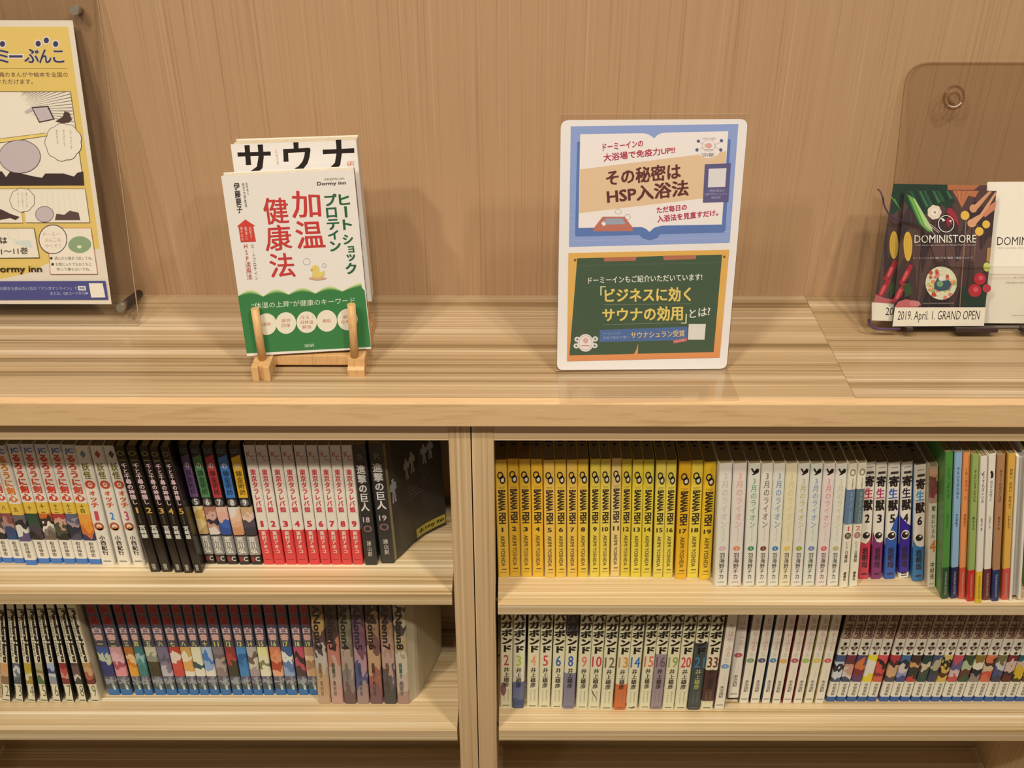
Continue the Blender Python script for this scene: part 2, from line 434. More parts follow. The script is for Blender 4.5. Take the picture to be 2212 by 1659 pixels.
# ================================================================== BOOKS ON THE SHELVES
NSP = 12
ILLK[0] = 0.80
def spine_profile(w, b=0.0016, flatw=0.36):
    """x, y of the spine front, left to right"""
    out = []
    for k in range(NSP + 1):
        x = -0.5 + k / NSP
        e = max(0.0, (abs(x) - flatw) / (0.5 - flatw))
        out.append((x * w, b * (1 - math.sqrt(max(0.0, 1 - e * e)))))
    return out
def spine_y(x, w, b=0.0016, flatw=0.36):
    e = min(1.0, max(0.0, (abs(x / w) - flatw) / (0.5 - flatw)))
    return b * (1 - math.sqrt(max(0.0, 1 - e * e)))
def cover_mesh(par, w, H, D, bands, base, side, right=None, edge=0, left_len=None, th=0.00045, name='cover'):
    """paper cover wrapped round the back: spine in front, boards running back. bands = [(f0,f1,material)] on the spine"""
    sp = spine_profile(w)
    left = [(-w / 2, D), (-w / 2, D * 0.5), (-w / 2, 0.0045)]
    rt = right if right else [(w / 2, 0.0045), (w / 2, D * 0.5), (w / 2, D)]
    prof = left + sp + rt
    ns0, ns1 = len(left), len(left) + len(sp) - 1
    inner = []
    n = len(prof)
    for i, (x, y) in enumerate(prof):
        ax, ay = prof[max(0, i - 1)]; bx, by = prof[min(n - 1, i + 1)]
        dx, dy = bx - ax, by - ay; L = math.hypot(dx, dy) or 1
        inner.append((x - dy / L * th, y + dx / L * th))
    zs = sorted(set([0.0, 1.0] + [f for b in bands for f in b[:2]]))
    mats = [base]
    def mi(m):
        if m not in mats: mats.append(m)
        return mats.index(m)
    V, Fc, I = [], [], []
    for z in zs:
        for x, y in prof: V.append((x, y, z * H))
    nz = len(zs)
    for z in (0.0, 1.0):
        for x, y in inner: V.append((x, y, z * H))
    io = nz * n
    for k in range(nz - 1):
        zc = (zs[k] + zs[k + 1]) / 2
        bm_ = base
        for f0, f1, m in bands:
            if f0 <= zc <= f1: bm_ = m
        for i in range(n - 1):
            Fc.append((k * n + i, k * n + i + 1, (k + 1) * n + i + 1, (k + 1) * n + i))
            I.append(mi(bm_) if ns0 - 1 + (edge + 1 if edge else 0) <= i <= ns1 - (edge + 1 if edge else 0) else mi(side))
    for i in range(n - 1):
        Fc.append((io + i + 1, io + i, io + n + i, io + n + i + 1)); I.append(mi(side))
        Fc.append((i + 1, i, io + i, io + i + 1)); I.append(mi(base))
        t0 = (nz - 1) * n
        Fc.append((t0 + i, t0 + i + 1, io + n + i + 1, io + n + i)); I.append(mi(base))
    o = mesh_obj(name, V, Fc, mats, par, I)
    return o
def pages(par, w, H, D, right=None, inset=0.0018, mat=None):
    t = 0.0006
    z0, z1 = inset, H - inset
    if right: pts = [(-w / 2 + t, D - 0.002), (-w / 2 + t, 0.0016), (w / 2 - t, 0.0016)] + [(x - t, y) for x, y in right[1:]]
    else: pts = [(-w / 2 + t, D - 0.002), (-w / 2 + t, 0.0019), (w / 2 - t, 0.0019), (w / 2 - t, D - 0.002)]
    n = len(pts)
    V = [(x, y, z0) for x, y in pts] + [(x, y, z1) for x, y in pts]
    Fc = [tuple(reversed(range(n))), tuple(range(n, 2 * n))] + [(i, (i + 1) % n, (i + 1) % n + n, i + n) for i in range(n)]
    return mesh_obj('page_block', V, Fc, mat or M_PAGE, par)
def on_spine(par, name, w, H, kind, f0, f1, x0, x1, arg, mat, bold=0.02, lift=1):
    """one printed item on the spine; f = share of the height, x = share of the width (-.5 .. .5)"""
    if isinstance(mat, str): mat = flat(mat, 0.5, 0.3)
    e = 0.00016 * lift
    V, Fc = [], []
    if kind in 'HVR':
        vs, fs = glyphs(arg, kind, bold)
        if len(arg) == 1:            # keep single characters such as 1 or 一 in shape
            q = ((x1 - x0) * w) / ((f1 - f0) * H) / ASP[(arg, kind, bold)]
            if q > 1.6: m_, h_ = (x0 + x1) / 2, (x1 - x0) / 2 * 1.4 / q; x0, x1 = m_ - h_, m_ + h_
            elif q < 0.5: m_, h_ = (f0 + f1) / 2, (f1 - f0) / 2 * q / 0.6; f0, f1 = m_ - h_, m_ + h_
        for x, z, k in vs: V.append(((x0 + (x1 - x0) * x) * w, k, (f0 + (f1 - f0) * z) * H))
        Fc = list(fs)
    elif kind == 'Q':
        n = 6
        for k in range(n + 1):
            for f in (f0, f1): V.append(((x0 + (x1 - x0) * k / n) * w, 0, f * H))
        Fc = [(2 * k, 2 * k + 2, 2 * k + 3, 2 * k + 1) for k in range(n)]
    elif kind == 'D':        # disc / ellipse
        n = 18
        for k in range(n):
            a = 2 * math.pi * k / n
            V.append((((x0 + x1) / 2 + (x1 - x0) / 2 * math.cos(a)) * w, 0, ((f0 + f1) / 2 + (f1 - f0) / 2 * math.sin(a)) * H))
        Fc = [tuple(range(n))]
    elif kind == 'O':        # ring
        n = 20; q = arg or 0.55
        for k in range(n):
            a = 2 * math.pi * k / n
            for s_ in (1, q):
                V.append((((x0 + x1) / 2 + (x1 - x0) / 2 * s_ * math.cos(a)) * w, 0, ((f0 + f1) / 2 + (f1 - f0) / 2 * s_ * math.sin(a)) * H))
        Fc = [(2 * k, 2 * ((k + 1) % n), 2 * ((k + 1) % n) + 1, 2 * k + 1) for k in range(n)]
    elif kind == 'W':        # area under a line of (x, top) points, cut in narrow strips so that it follows the curve of the spine
        n = 14
        for k in range(n + 1):
            x = k / n; h_ = arg[-1][1]
            for (xa, ha), (xb2, hb) in zip(arg, arg[1:]):
                if xa <= x <= xb2: h_ = ha + (hb - ha) * (x - xa) / max(1e-6, xb2 - xa); break
            for z in (0, h_): V.append(((x0 + (x1 - x0) * x) * w, 0, (f0 + (f1 - f0) * z) * H))
        Fc = [(2 * k, 2 * k + 2, 2 * k + 3, 2 * k + 1) for k in range(n)]
    elif kind == 'Y':        # polygon given in unit square
        V = [((x0 + (x1 - x0) * x) * w, 0, (f0 + (f1 - f0) * z) * H) for x, z in arg]; Fc = [tuple(range(len(arg)))]
    V = [(x, spine_y(x, w) - e - k, z) for x, k, z in V]
    return mesh_obj(name, V, Fc, mat, par)

class Run:
    """a run of books of one kind. pts = [(bottom px, bottom py, other px on the spine's axis, other py)]"""
    def __init__(s, pts, shelf, H, D, wcap, gapk=0.965):
        s.z = shelf; s.H = H; s.D = D; s.b = []
        for (xb, yb, xq, yq) in pts:
            P = at_z(xb, yb, shelf); Q = at_y(xq, yq, P.y)
            a = math.atan2(Q.x - P.x, Q.z - P.z)
            s.b.append([P, a])
        n = len(s.b)
        if n > 2:                       # even out the leaning angles: linear trend + a little of each book's own
            xs = list(range(n)); mx = sum(xs) / n; ma = sum(q[1] for q in s.b) / n
            k = sum((x - mx) * (q[1] - ma) for x, q in zip(xs, s.b)) / sum((x - mx) ** 2 for x in xs)
            for x, q in zip(xs, s.b): t = ma + k * (x - mx); q[1] = t + (q[1] - t) * 0.15
        s.w = []
        for i in range(n):
            c = []
            for j in (i - 1, i + 1):
                if 0 <= j < n:
                    d0 = abs(s.b[j][0].x - s.b[i][0].x)
                    d1 = abs(s.b[j][0].x + math.sin(s.b[j][1]) * H - s.b[i][0].x - math.sin(s.b[i][1]) * H)
                    c.append(min(d0, d1) * math.cos(s.b[i][1]))
            s.w.append(min([wcap] + [q * gapk for q in c]) if c else wcap)
        # two neighbours share the gap between them: centre them so that they nearly touch
    def place(s, i):
        P, a = s.b[i]; w = s.w[i]
        z = s.z + 0.0002 + abs(math.sin(a)) * w / 2
        return Matrix.Translation((P.x, P.y, z)) @ Matrix.Rotation(a, 4, 'Y')
def book(run, i, label, group, bands, base, side, prints, name='comic_book', right=None, stamp=False, H=None, cover_right=None, pg_right=None, edge=0, pmat=None):
    w, D = run.w[i], run.D; H = H or run.H
    t = thing(name, label, 'book', run.place(i), group)
    cover_mesh(t, w, H, D, bands, base, side, right=cover_right, edge=edge)
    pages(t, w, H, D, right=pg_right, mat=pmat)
    for p in prints: on_spine(t, p[0], w, H, *p[1:])
    if stamp:
        e = H - 0.0018 + 0.00015
        V = []; Fc = []
        for (xa, xb, ya, yb) in ((-0.2, 0.25, 0.050, 0.056), (-0.25, 0.3, 0.036, 0.044), (-0.12, 0.18, 0.028, 0.032)):
            b = len(V); V += [(xa * w, ya, e), (xb * w, ya, e), (xb * w, yb, e), (xa * w, yb, e)]; Fc.append((b, b + 1, b + 2, b + 3))
        mesh_obj('ink_stamp', V, Fc, flat('#3a2c1c', 0.8), t)
    return t
def ordinal(n): return ['first', 'second', 'third', 'fourth', 'fifth', 'sixth', 'seventh', 'eighth', 'ninth', 'tenth', 'eleventh', 'twelfth', 'thirteenth', 'fourteenth', 'fifteenth', 'sixteenth', 'seventeenth', 'eighteenth', 'nineteenth', 'twentieth'][n]
PW = flat('#e6dcc0', 0.45, 0.35); PWS = flat('#e0d4b4', 0.5, 0.3); BLK = flat('#1a1510', 0.35, 0.5); CREAM = flat('#e2d6ae', 0.45, 0.35)
lerp = lambda a, b, t: a + (b - a) * t

# ---- upper left: white comics with red brush titles
bx = [(-7, 1216), (18, 1216), (42.5, 1217), (68, 1221), (96, 1217.5), (123, 1217.5), (151, 1218), (178, 1218), (206, 1219)]
pts = [(x, y, lerp(-58, 145, (x - 18) / 188.), 961) for x, y in bx]
r = Run(pts, L1, 0.174, 0.112, 0.0168)
ttl = ['#c0442c', '#c43e28', '#c83c28', '#d0742c', '#c83218', '#c84c34', '#cc3e26', '#cc4430', '#c64a2e']
pics = [['#3a4a6a', '#8a6a50', '#caa47a', '#b04a3a'], ['#2a2624', '#caa890', '#5c4a44', '#a07048'], ['#2c4a68', '#3a4460', '#a58070', '#8a4a40'], ['#5a506a', '#d8d0c4', '#2c2a2c', '#6a625c'],
        ['#2a2420', '#4a3c40', '#3c4a38', '#2f4a34'], ['#6a5a48', '#8c7a64', '#e0d8c8', '#3a2c22', '#c8642c'], ['#2a241c', '#4a4a34', '#c89878', '#a83a34'], ['#4a4a52', '#2c2c34', '#a08a84', '#5e5e6a'], ['#3a3454', '#c86a30', '#e08a2a', '#e0963a']]
pn = ['blue and brown', 'dark brown', 'blue coat', 'black and white', 'dark green', 'orange and white', 'red and olive', 'slate grey', 'orange sky']
num = ['六', '七', '八', '九', '十', '十一', '十二', '十三', '十四']
for i in range(9):
    H = r.H
    bands = [(0.0, 0.045, flat('#3c6ea4', .45, .35)), (0.209, 0.436, picture(pics[i], .209 * H, .436 * H)), (0.436, 0.53, flat('#dcb440', .45, .35)), (0.94, 1.0, flat('#c9bfae', .45, .35))]
    pr = [('logo', 'H', 0.925, 0.972, -0.3, 0.36, 'JC', '#3c5a86', 0.05), ('title_lettering', 'V', 0.545, 0.918, -0.36, 0.40, 'るろうに剣心', ttl[i], 0.085),
          ('volume_number', 'V', 0.446, 0.52, -0.16, 0.16, num[i], '#4a3c1c', 0.03), ('author_lettering', 'V', 0.065, 0.195, -0.16, 0.20, '和月伸宏', '#40382c', 0.02)]
    book(r, i, 'white comic, red brush title, %s picture, %s in the upper left row' % (pn[i], ordinal(i)), 'white red-titled comics on the upper left shelf', bands, PW, PWS, pr)

# ---- three plain white comics with green and red lettering
r = Run([(234, 1221, 175, 964), (268.4, 1221, 206, 964), (301, 1221, 236, 964)], L1, 0.174, 0.112, 0.0150)
lc = [('#6f7f94', 'grey diamond mark'), ('#a8403a', 'red mark'), ('#4c4440', 'dark mark')]
vc = ['#c4484c', '#3a7ca4', '#b84e5a']
for i in range(3):
    pr = [('logo', 'Y', 0.90, 0.965, -0.22, 0.22, [(0, .5), (.5, 0), (1, .5), (.5, 1)], lc[i][0]),
          ('title_lettering', 'V', 0.735, 0.865, -0.30, 0.26, '妖怪', '#75702a', 0.05), ('title_lettering', 'V', 0.50, 0.70, -0.26, 0.34, 'ウォッチ', '#c2502a', 0.055),
          ('emblem', 'O', 0.655, 0.725, -0.36, 0.40, 0.5, '#c0462c'), ('volume_number', 'H', 0.39, 0.47, -0.16, 0.14, str(i + 1), vc[i], 0.05),
          ('emblem', 'O', 0.305, 0.375, -0.40, 0.36, 0.55, '#b0532c'), ('emblem', 'D', 0.305, 0.34, -0.2, 0.2, None, '#c8862c'),
          ('author_lettering', 'V', 0.09, 0.262, -0.22, 0.24, '小西紀行', '#241c18', 0.05), ('small_print', 'Q', 0.03, 0.040, -0.3, 0.3, None, '#8a7c60')]
    book(r, i, 'plain white comic, green and orange title, %s at its head, numbered %d' % (lc[i][1], i + 1), 'plain white comics on the upper left shelf', [], PW, PWS, pr)

# ---- five slim black comics standing further forward
r = Run([(336, 1236, 258, 972), (360.5, 1236, 284, 972), (387, 1237, 309, 972), (407, 1238, 332, 972), (433, 1238, 360, 972)], L1, 0.182, 0.128, 0.0122)
r.b[4][0].x -= 0.0022; r.w[4] = 0.0095
for i in range(5):
    pr = [('logo', 'O', 0.93, 0.965, -0.34, 0.34, 0.7, '#8a8440'), ('logo', 'Q', 0.895, 0.900, -0.3, 0.3, None, '#6f6634'),
          ('title_lettering', 'V', 0.557, 0.872, -0.27, 0.27, '千と千尋の神隠し', '#dcb8ac', 0.04), ('volume_number', 'H', 0.487, 0.532, -0.26, 0.26, str(i + 1), '#c8a04c', 0.04),
          ('small_print', 'V', 0.405, 0.475, -0.1, 0.1, '原作脚本監督', '#77705e', 0.01), ('author_lettering', 'V', 0.285, 0.392, -0.3, 0.3, '宮崎駿', '#d8d0bc', 0.05),
          ('small_print', 'V', 0.12, 0.26, -0.08, 0.08, 'フィルムコミック', '#4c4840', 0.01), ('publisher_lettering', 'V', 0.02, 0.07, -0.2, 0.2, '徳間書店', '#b8ae96', 0.03)]
    book(r, i, 'slim black comic numbered %d, pale pink title, %s of its five from the left' % (i + 1, ordinal(i)), 'slim black comics on the upper left shelf', [], BLK, BLK, pr)

# ---- five black comics with a coloured upper spine
r = Run([(453, 1218, 391.6, 966), (479.5, 1219, 419, 966), (503.5, 1219.5, 446, 966), (529.5, 1220, 475.5, 966), (555, 1220, 505, 966)], L1, 0.174, 0.112, 0.0168)
r.b[0][0].x += 0.0016; r.w[0] = 0.0120
cc = [('#6a4a6c', 'purple'), ('#4e7c4a', 'green'), ('#b03a3c', 'red'), ('#3a74a8', 'blue'), ('#dca82c', 'yellow')]
pc = [['#b8985c', '#d8b878', '#c8a050', '#dcc088'], ['#dcc8b0', '#c09070', '#3c2c34', '#cc9c80', '#a87058'], ['#2c4c84', '#3a5c96', '#d8a488', '#d8b090'], ['#c88c5c', '#d8a478', '#e0b48c', '#dcd0c0'], ['#38343a', '#4c4448', '#dcb898', '#c8a070']]
for i in range(5):
    H = r.H
    bands = [(0.0, 0.085, BLK), (0.085, 0.25, flat('#8a8474', .45, .4)), (0.262, 0.5, picture(pc[i], .262 * H, .5 * H, 0.4)), (0.5, 0.575, BLK)]
    pr = [('colour_panel', 'Y', 0.578, 0.925, -0.38, 0.38, [(0, 0), (1, 0), (1, 1), (0, .93)], cc[i][0]),
          ('title_lettering', 'V', 0.60, 0.80, -0.26, 0.26, '錬金術師', '#1c1614', 0.01, 2), ('title_lettering', 'H', 0.815, 0.86, -0.2, 0.22, 'の', '#d8d0c0', 0.03, 2),
          ('logo', 'H', 0.935, 0.97, -0.34, 0.34, 'GC', '#4c6a68', 0.03), ('number_badge', 'D', 0.505, 0.572, -0.37, 0.37, None, '#625c58'),
          ('volume_number', 'H', 0.515, 0.562, -0.15, 0.18, str(i + 5), '#dcd4c4', 0.05, 2), ('author_lettering', 'V', 0.10, 0.245, -0.30, 0.30, '荒川弘', '#e6dfcc', 0.05),
          ('logo', 'H', 0.03, 0.07, -0.02, 0.36, 'C', '#c8c0ac', 0.05), ('logo', 'Q', 0.03, 0.072, -0.36, -0.06, None, '#7c2c2c')]
    book(r, i, 'black comic with a %s upper spine panel and number %d in a grey oval' % (cc[i][1], i + 5), 'black comics with coloured spine panels on the upper left shelf', bands, BLK, BLK, pr)

# ---- nine white and red comics
bxs = [581, 604.5, 630, 654.6, 680, 704, 727, 749.8, 773.5]; txs = [537.5, 563, 591, 618, 647, 673.4, 700, 723.5, 747.5]
r = Run([(b, 1220, t, 969) for b, t in zip(bxs, txs)], L1, 0.174, 0.112, 0.0160)
for i in range(9):
    bands = [(0.0, 0.306, flat('#d03c38', .45, .35)), (0.86, 1.0, flat('#cbbca8', .45, .35))]
    pr = [('logo', 'H', 0.91, 0.95, -0.3, 0.06, 'K', '#b03c3c', 0.0), ('logo', 'H', 0.88, 0.92, 0.02, 0.34, 'C', '#b03c3c', 0.0),
          ('title_lettering', 'V', 0.456, 0.812, -0.27, 0.27, '東京タラレバ娘', '#c4343a', 0.055), ('volume_number', 'H', 0.333, 0.385, -0.22, 0.24, str(i + 1), '#c4343a', 0.08),
          ('author_lettering', 'V', 0.105, 0.298, -0.22, 0.22, '東村アキコ', '#ecdccc', 0.035), ('small_print', 'Q', 0.045, 0.050, -0.3, 0.3, None, '#9c2c2c')]
    book(r, i, 'red-footed white comic with red number %d, %s of its nine from the left' % (i + 1, ordinal(i)), 'white and red comics on the upper left shelf', bands, PW, flat('#b8483a', .5, .3), pr)

# ---- two black comics, the last one opening towards the divider
r = Run([(801, 1221, 768, 972), (838, 1217, 804, 970)], L1, 0.174, 0.112, 0.0178, 0.99)
r.w = [0.0148, 0.0165]; r.b[0][0].x += 0.0006; r.b[0][1] = math.radians(-0.8); r.b[1][1] = math.radians(-1.4)
DK = flat('#2c2a26', 0.42, 0.35)
def local_path(run, i, px, z):
    Mi = run.place(i).inverted(); out = []
    for x, y in px:
        q = Mi @ at_z(x, y, z); out.append((q.x, q.y))
    return out
fl18 = [(0.0074, 0.0045), (0.0095, 0.030), (0.0105, 0.060), (0.0107, 0.095), (0.0107, 0.112)]
fl19 = [(0.00825, 0.0040)] + local_path(r, 1, [(868, 1201), (892, 1176), (918, 1157), (944, 1144), (969, 1135)], L1)
fl19 = [(min(x, 0.0089 + 0.057), y) for x, y in fl19]
for i in range(2):
    fl = (fl18, fl19)[i]
    pr = [('logo', 'H', 0.88, 0.93, -0.12, 0.3, 'R', '#6c6860', 0.0), ('title_lettering', 'V', 0.471, 0.848, -0.32, 0.34, '進撃の巨人', '#cfc4b0', 0.05),
          ('volume_number', 'H', 0.375, 0.42, -0.26, 0.26, str(18 + i), '#c9aea0', 0.02), ('emblem', 'O', 0.29, 0.35, -0.3, 0.36, 0.6, '#7c5a50'),
          ('author_lettering', 'V', 0.08, 0.215, -0.16, 0.18, '諫山創', '#b4a890', 0.03)]
    t = book(r, i, ['black comic numbered 18 with pale brush title, left of the opened black comic', 'black comic numbered 19, back cover bending open, with a yellow sticker'][i],
             'black comics by the divider', [], DK, DK, pr, cover_right=fl, pg_right=[(x - 0.001, y) for x, y in fl])
    # pale standing silhouettes and the sticker printed on the back cover, following its curve
    def on_cover(name, pts2, z0, z1, shape, mat, lift=0.0003):
        """shape = polygon in (s,z) where s runs along the curved cover from the spine"""
        seg = [0]
        for a, b in zip(pts2, pts2[1:]): seg.append(seg[-1] + math.hypot(b[0] - a[0], b[1] - a[1]))
        def P(sv):
            sv = max(0, min(seg[-1], sv))
            for k in range(len(seg) - 1):
                if sv <= seg[k + 1]:
                    u = (sv - seg[k]) / (seg[k + 1] - seg[k]); a, b = pts2[k], pts2[k + 1]
                    dx, dy = (b[0] - a[0]), (b[1] - a[1]); L = math.hypot(dx, dy)
                    return a[0] + dx * u + dy / L * lift, a[1] + dy * u - dx / L * lift
        V, Fc = [], []
        for poly in shape:
            b = len(V)
            for sv, z in poly: x, y = P(sv); V.append((x, y, z))
            Fc.append(tuple(range(b, b + len(poly))))
        return mesh_obj(name, V, Fc, mat, t)
    def figure(s0, z0, h):
        q = [(-.10, 0), (-.06, .5), (-.17, .52), (-.15, .80), (-.05, .84), (-.06, .97), (0, 1), (.06, .97), (.05, .84), (.15, .80), (.17, .52), (.06, .5), (.10, 0), (.02, 0), (0, .45), (-.03, 0)]
        return [(s0 + a * h, z0 + b * h) for a, b in q]
    if i == 0:
        on_cover('pale_silhouette', fl, 0, 0, [figure(0.012, 0.083, 0.03)], flat('#8c887e', .5))
    else:
        on_cover('pale_silhouette', fl, 0, 0, [figure(0.009, 0.083, 0.034), figure(0.036, 0.098, 0.030), figure(0.046, 0.102, 0.030), figure(0.065, 0.105, 0.028), figure(0.074, 0.108, 0.028)], flat('#8c887e', .5))
        on_cover('small_print', fl, 0, 0, [[(s0 + 0.0075 * k, z), (s0 + 0.0075 * (k + 1), z), (s0 + 0.0075 * (k + 1), z + 0.0008), (s0 + 0.0075 * k, z + 0.0008)] for s0, z, m_ in ((0.022, 0.083, 6), (0.022, 0.078, 7), (0.022, 0.073, 7), (0.024, 0.068, 5)) for k in range(m_)], flat('#6a6658', .6))
        seg = sum(math.hypot(b[0] - a[0], b[1] - a[1]) for a, b in zip(fl, fl[1:]))
        s0, s1 = seg - 0.046, seg - 0.001
        on_cover('sticker', fl, 0, 0, [[(s0 + (s1 - s0) * k / 8, 0.004), (s0 + (s1 - s0) * (k + 1) / 8, 0.004), (s0 + (s1 - s0) * (k + 1) / 8, 0.0175), (s0 + (s1 - s0) * k / 8, 0.0175)] for k in range(8)], flat('#a8963c', .5), 0.0004)
        vs, fs = glyphs('dormy inn', 'H', 0.03)
        V = []
        on = on_cover('sticker_lettering', fl, 0, 0, [[(s0 + 0.005 + (0.038) * vs[j][0], 0.0065 + 0.008 * vs[j][1]) for j in f] for f in fs], flat('#2c2818', .5), 0.0006)

# ---- upper right: nineteen yellow comics
xt = [170, 278, 372, 470, 575, 670, 770, 865, 965, 1058, 1150, 1240, 1340, 1430, 1535, 1630, 1750, 1850, 1960]
xb = [190, 288, 385, 485, 585, 680, 775, 865, 965, 1050, 1140, 1225, 1315, 1405, 1505, 1590, 1700, 1800, 1905]
yb = [1295, 1287, 1290, 1290, 1298, 1295, 1295, 1292, 1290, 1290, 1283, 1290, 1294, 1294, 1300, 1299, 1308, 1300, 1313]
yl = ['#dcb03c', '#dca92c', '#e2b030', '#e0ac2c', '#e2b44c', '#e4b63c', '#e2b448', '#e2b83c', '#dec244', '#e2c44c', '#e2c070', '#dcbc38', '#e0c43c', '#dcc23c', '#dec44c', '#dec448', '#e0a81c', '#e2c440', '#e2b424']
r = Run([(1040 + b / 3.95, 920 + y / 3.95, 1040 + t / 3.95, 996) for b, t, y in zip(xb, xt, yb)], R1, 0.174, 0.112, 0.0140, 0.975)
for i in range(19):
    base = flat(yl[i], .42, .4)
    pr = [('logo', 'O', 0.845, 0.905, -0.34, 0.20, 0.62, '#2c2420'), ('logo', 'O', 0.805, 0.872, -0.14, 0.36, 0.58, '#2c2420'), ('logo', 'D', 0.822, 0.856, -0.02, 0.24, None, '#e8e0c8'),
          ('small_print', 'Q', 0.778, 0.782, -0.3, 0.3, None, '#a08030'), ('small_print', 'Q', 0.768, 0.772, -0.24, 0.24, None, '#a08030'),
          ('title_lettering', 'R', 0.583, 0.758, -0.30, 0.34, 'BANANA', '#2e241c', 0.07), ('title_lettering', 'R', 0.474, 0.57, -0.30, 0.34, 'FISH', '#2e241c', 0.07),
          ('volume_number', 'H', 0.405, 0.443, -0.20 - 0.1 * (i > 8), 0.20 + 0.12 * (i > 8), str(i + 1), '#33291c', 0.05),
          ('author_lettering', 'R', 0.102, 0.372, -0.19, 0.19, 'AKIMI YOSHIDA', '#4a3a20', 0.02), ('small_print', 'Q', 0.07, 0.08, -0.16, 0.28, None, '#6a5424'), ('small_print', 'Q', 0.045, 0.05, -0.3, 0.3, None, '#a08030')]
    book(r, i, 'yellow comic printed with number %d, %s of the nineteen yellow ones from the divider' % (i + 1, ordinal(i)), 'yellow comics on the upper right shelf', [], base, base, pr, stamp=True)

# ---- ten pale comics with thin coloured titles and a coloured dot
xb = [145, 265, 385, 490, 590, 690, 790, 895, 1000, 1100]; xt = [200, 315, 430, 540, 645, 755, 865, 975, 1080, 1182]
r = Run([(1520 + b / 3.95, 1266.5, 1520 + t / 3.95, 1003) for b, t in zip(xb, xt)], R1, 0.180, 0.128, 0.0150)
tc = ['#c8b4a4', '#d89c84', '#6c9c7c', '#7c6454', '#6c8ca0', '#d8c080', '#b4ae58', '#8c90a4', '#d88c84', '#c8bc8c']
dc = [('#d0a8a0', 'dull pink'), ('#d88450', 'orange'), ('#3c8458', 'green'), ('#6c3c2c', 'dark brown'), ('#3c74a0', 'blue'), ('#dcb848', 'yellow'), ('#94982c', 'olive green'), ('#6c749c', 'slate blue'), ('#d05c60', 'coral red'), ('#b4a868', 'khaki')]
bg = ['#dcd2bc', '#dfcdb8', '#dcd4c0', '#e0d4bc', '#dcd4c0', '#e0cf9e', '#dccfb4', '#d8d2c4', '#e0ccbc', '#ddd4b4']
for i in range(10):
    b = flat(bg[i], .4, .4)
    has = i in (2, 6, 7, 8, 9)
    pr = [('title_lettering', 'V', 0.497, 0.885 if has else 0.925, -0.24, 0.26, '3月のライオン', tc[i], 0.014), ('small_print', 'V', 0.385, 0.485, -0.02, 0.10, 'MARCHLION', '#a49c84', 0.0),
          ('dot', 'D', 0.303, 0.343, -0.27, 0.27, None, dc[i][0]), ('volume_number', 'H', 0.312, 0.334, -0.06, 0.06, str(i + 1), '#e8e0d0', 0.0, 2),
          ('author_lettering', 'V', 0.062, 0.284, -0.2, 0.22, '羽海野チカ', '#2e2a22', 0.015), ('publisher_lettering', 'H', 0.028, 0.040, -0.26, 0.26, '白泉社', '#6c6450', 0.0)]
    if has: pr.append(('logo', 'Y', 0.912, 0.965, -0.32, 0.36, [(0, .95), (.2, 1), (.42, .55), (.75, .95), (1, .8), (.95, .35), (.5, .05), (.1, 0), (.45, .35), (.7, .6), (.45, .3), (.3, .35)], '#241c18'))
    book(r, i, 'pale cream comic with %s printed dot, upper right shelf' % dc[i][1], 'pale comics with coloured dots', [], b, b, pr, stamp=True)

# ---- two slim cream comics with a blue-grey title block
r = Run([(1822.5, 1269.5, 1841.5, 1005), (1843, 1268, 1860.5, 1004)], R1, 0.182, 0.128, 0.0104, 0.99)
r.b[0][1] = math.radians(-6.2); r.b[1][1] = math.radians(-6.5)
for i in range(2):
    pr = [('logo', 'O', 0.905, 0.96, -0.3, 0.34, 0.6, '#8c8458'), ('small_print', 'V', 0.805, 0.89, 0.02, 0.16, '月刊誌連載中', '#5c5438', 0.01),
          ('title_lettering', 'V', 0.535, 0.785, -0.1, 0.26, 'なかよし日記', '#9cacac', 0.0), ('volume_number', 'H', 0.475, 0.512, -0.25, 0.28, str(i + 1), '#c8584c', 0.02),
          ('emblem', 'O', 0.41, 0.462, -0.36, 0.36, 0.6, ['#4c342c', '#9c6458'][i]), ('emblem', 'O', 0.424, 0.448, -0.18, 0.18, 0.5, ['#4c342c', '#9c6458'][i]),
          ('author_lettering', 'V', 0.325, 0.385, -0.16, 0.12, 'むら', '#5c5038', 0.0), ('author_lettering', 'V', 0.212, 0.31, -0.2, 0.18, '日暮緑', '#4c4434', 0.02), ('publisher_lettering', 'V', 0.055, 0.132, -0.16, 0.16, '講談社', '#342c20', 0.05)]
    book(r, i, 'slim cream comic with a %s title block and red number %d' % (['slate blue', 'green-grey'][i], i + 1), 'slim cream comics on the upper right shelf',
         [(0.527, 0.803, flat(['#5f7484', '#5c6c64'][i], .45, .3))], CREAM, CREAM, pr, stamp=True)

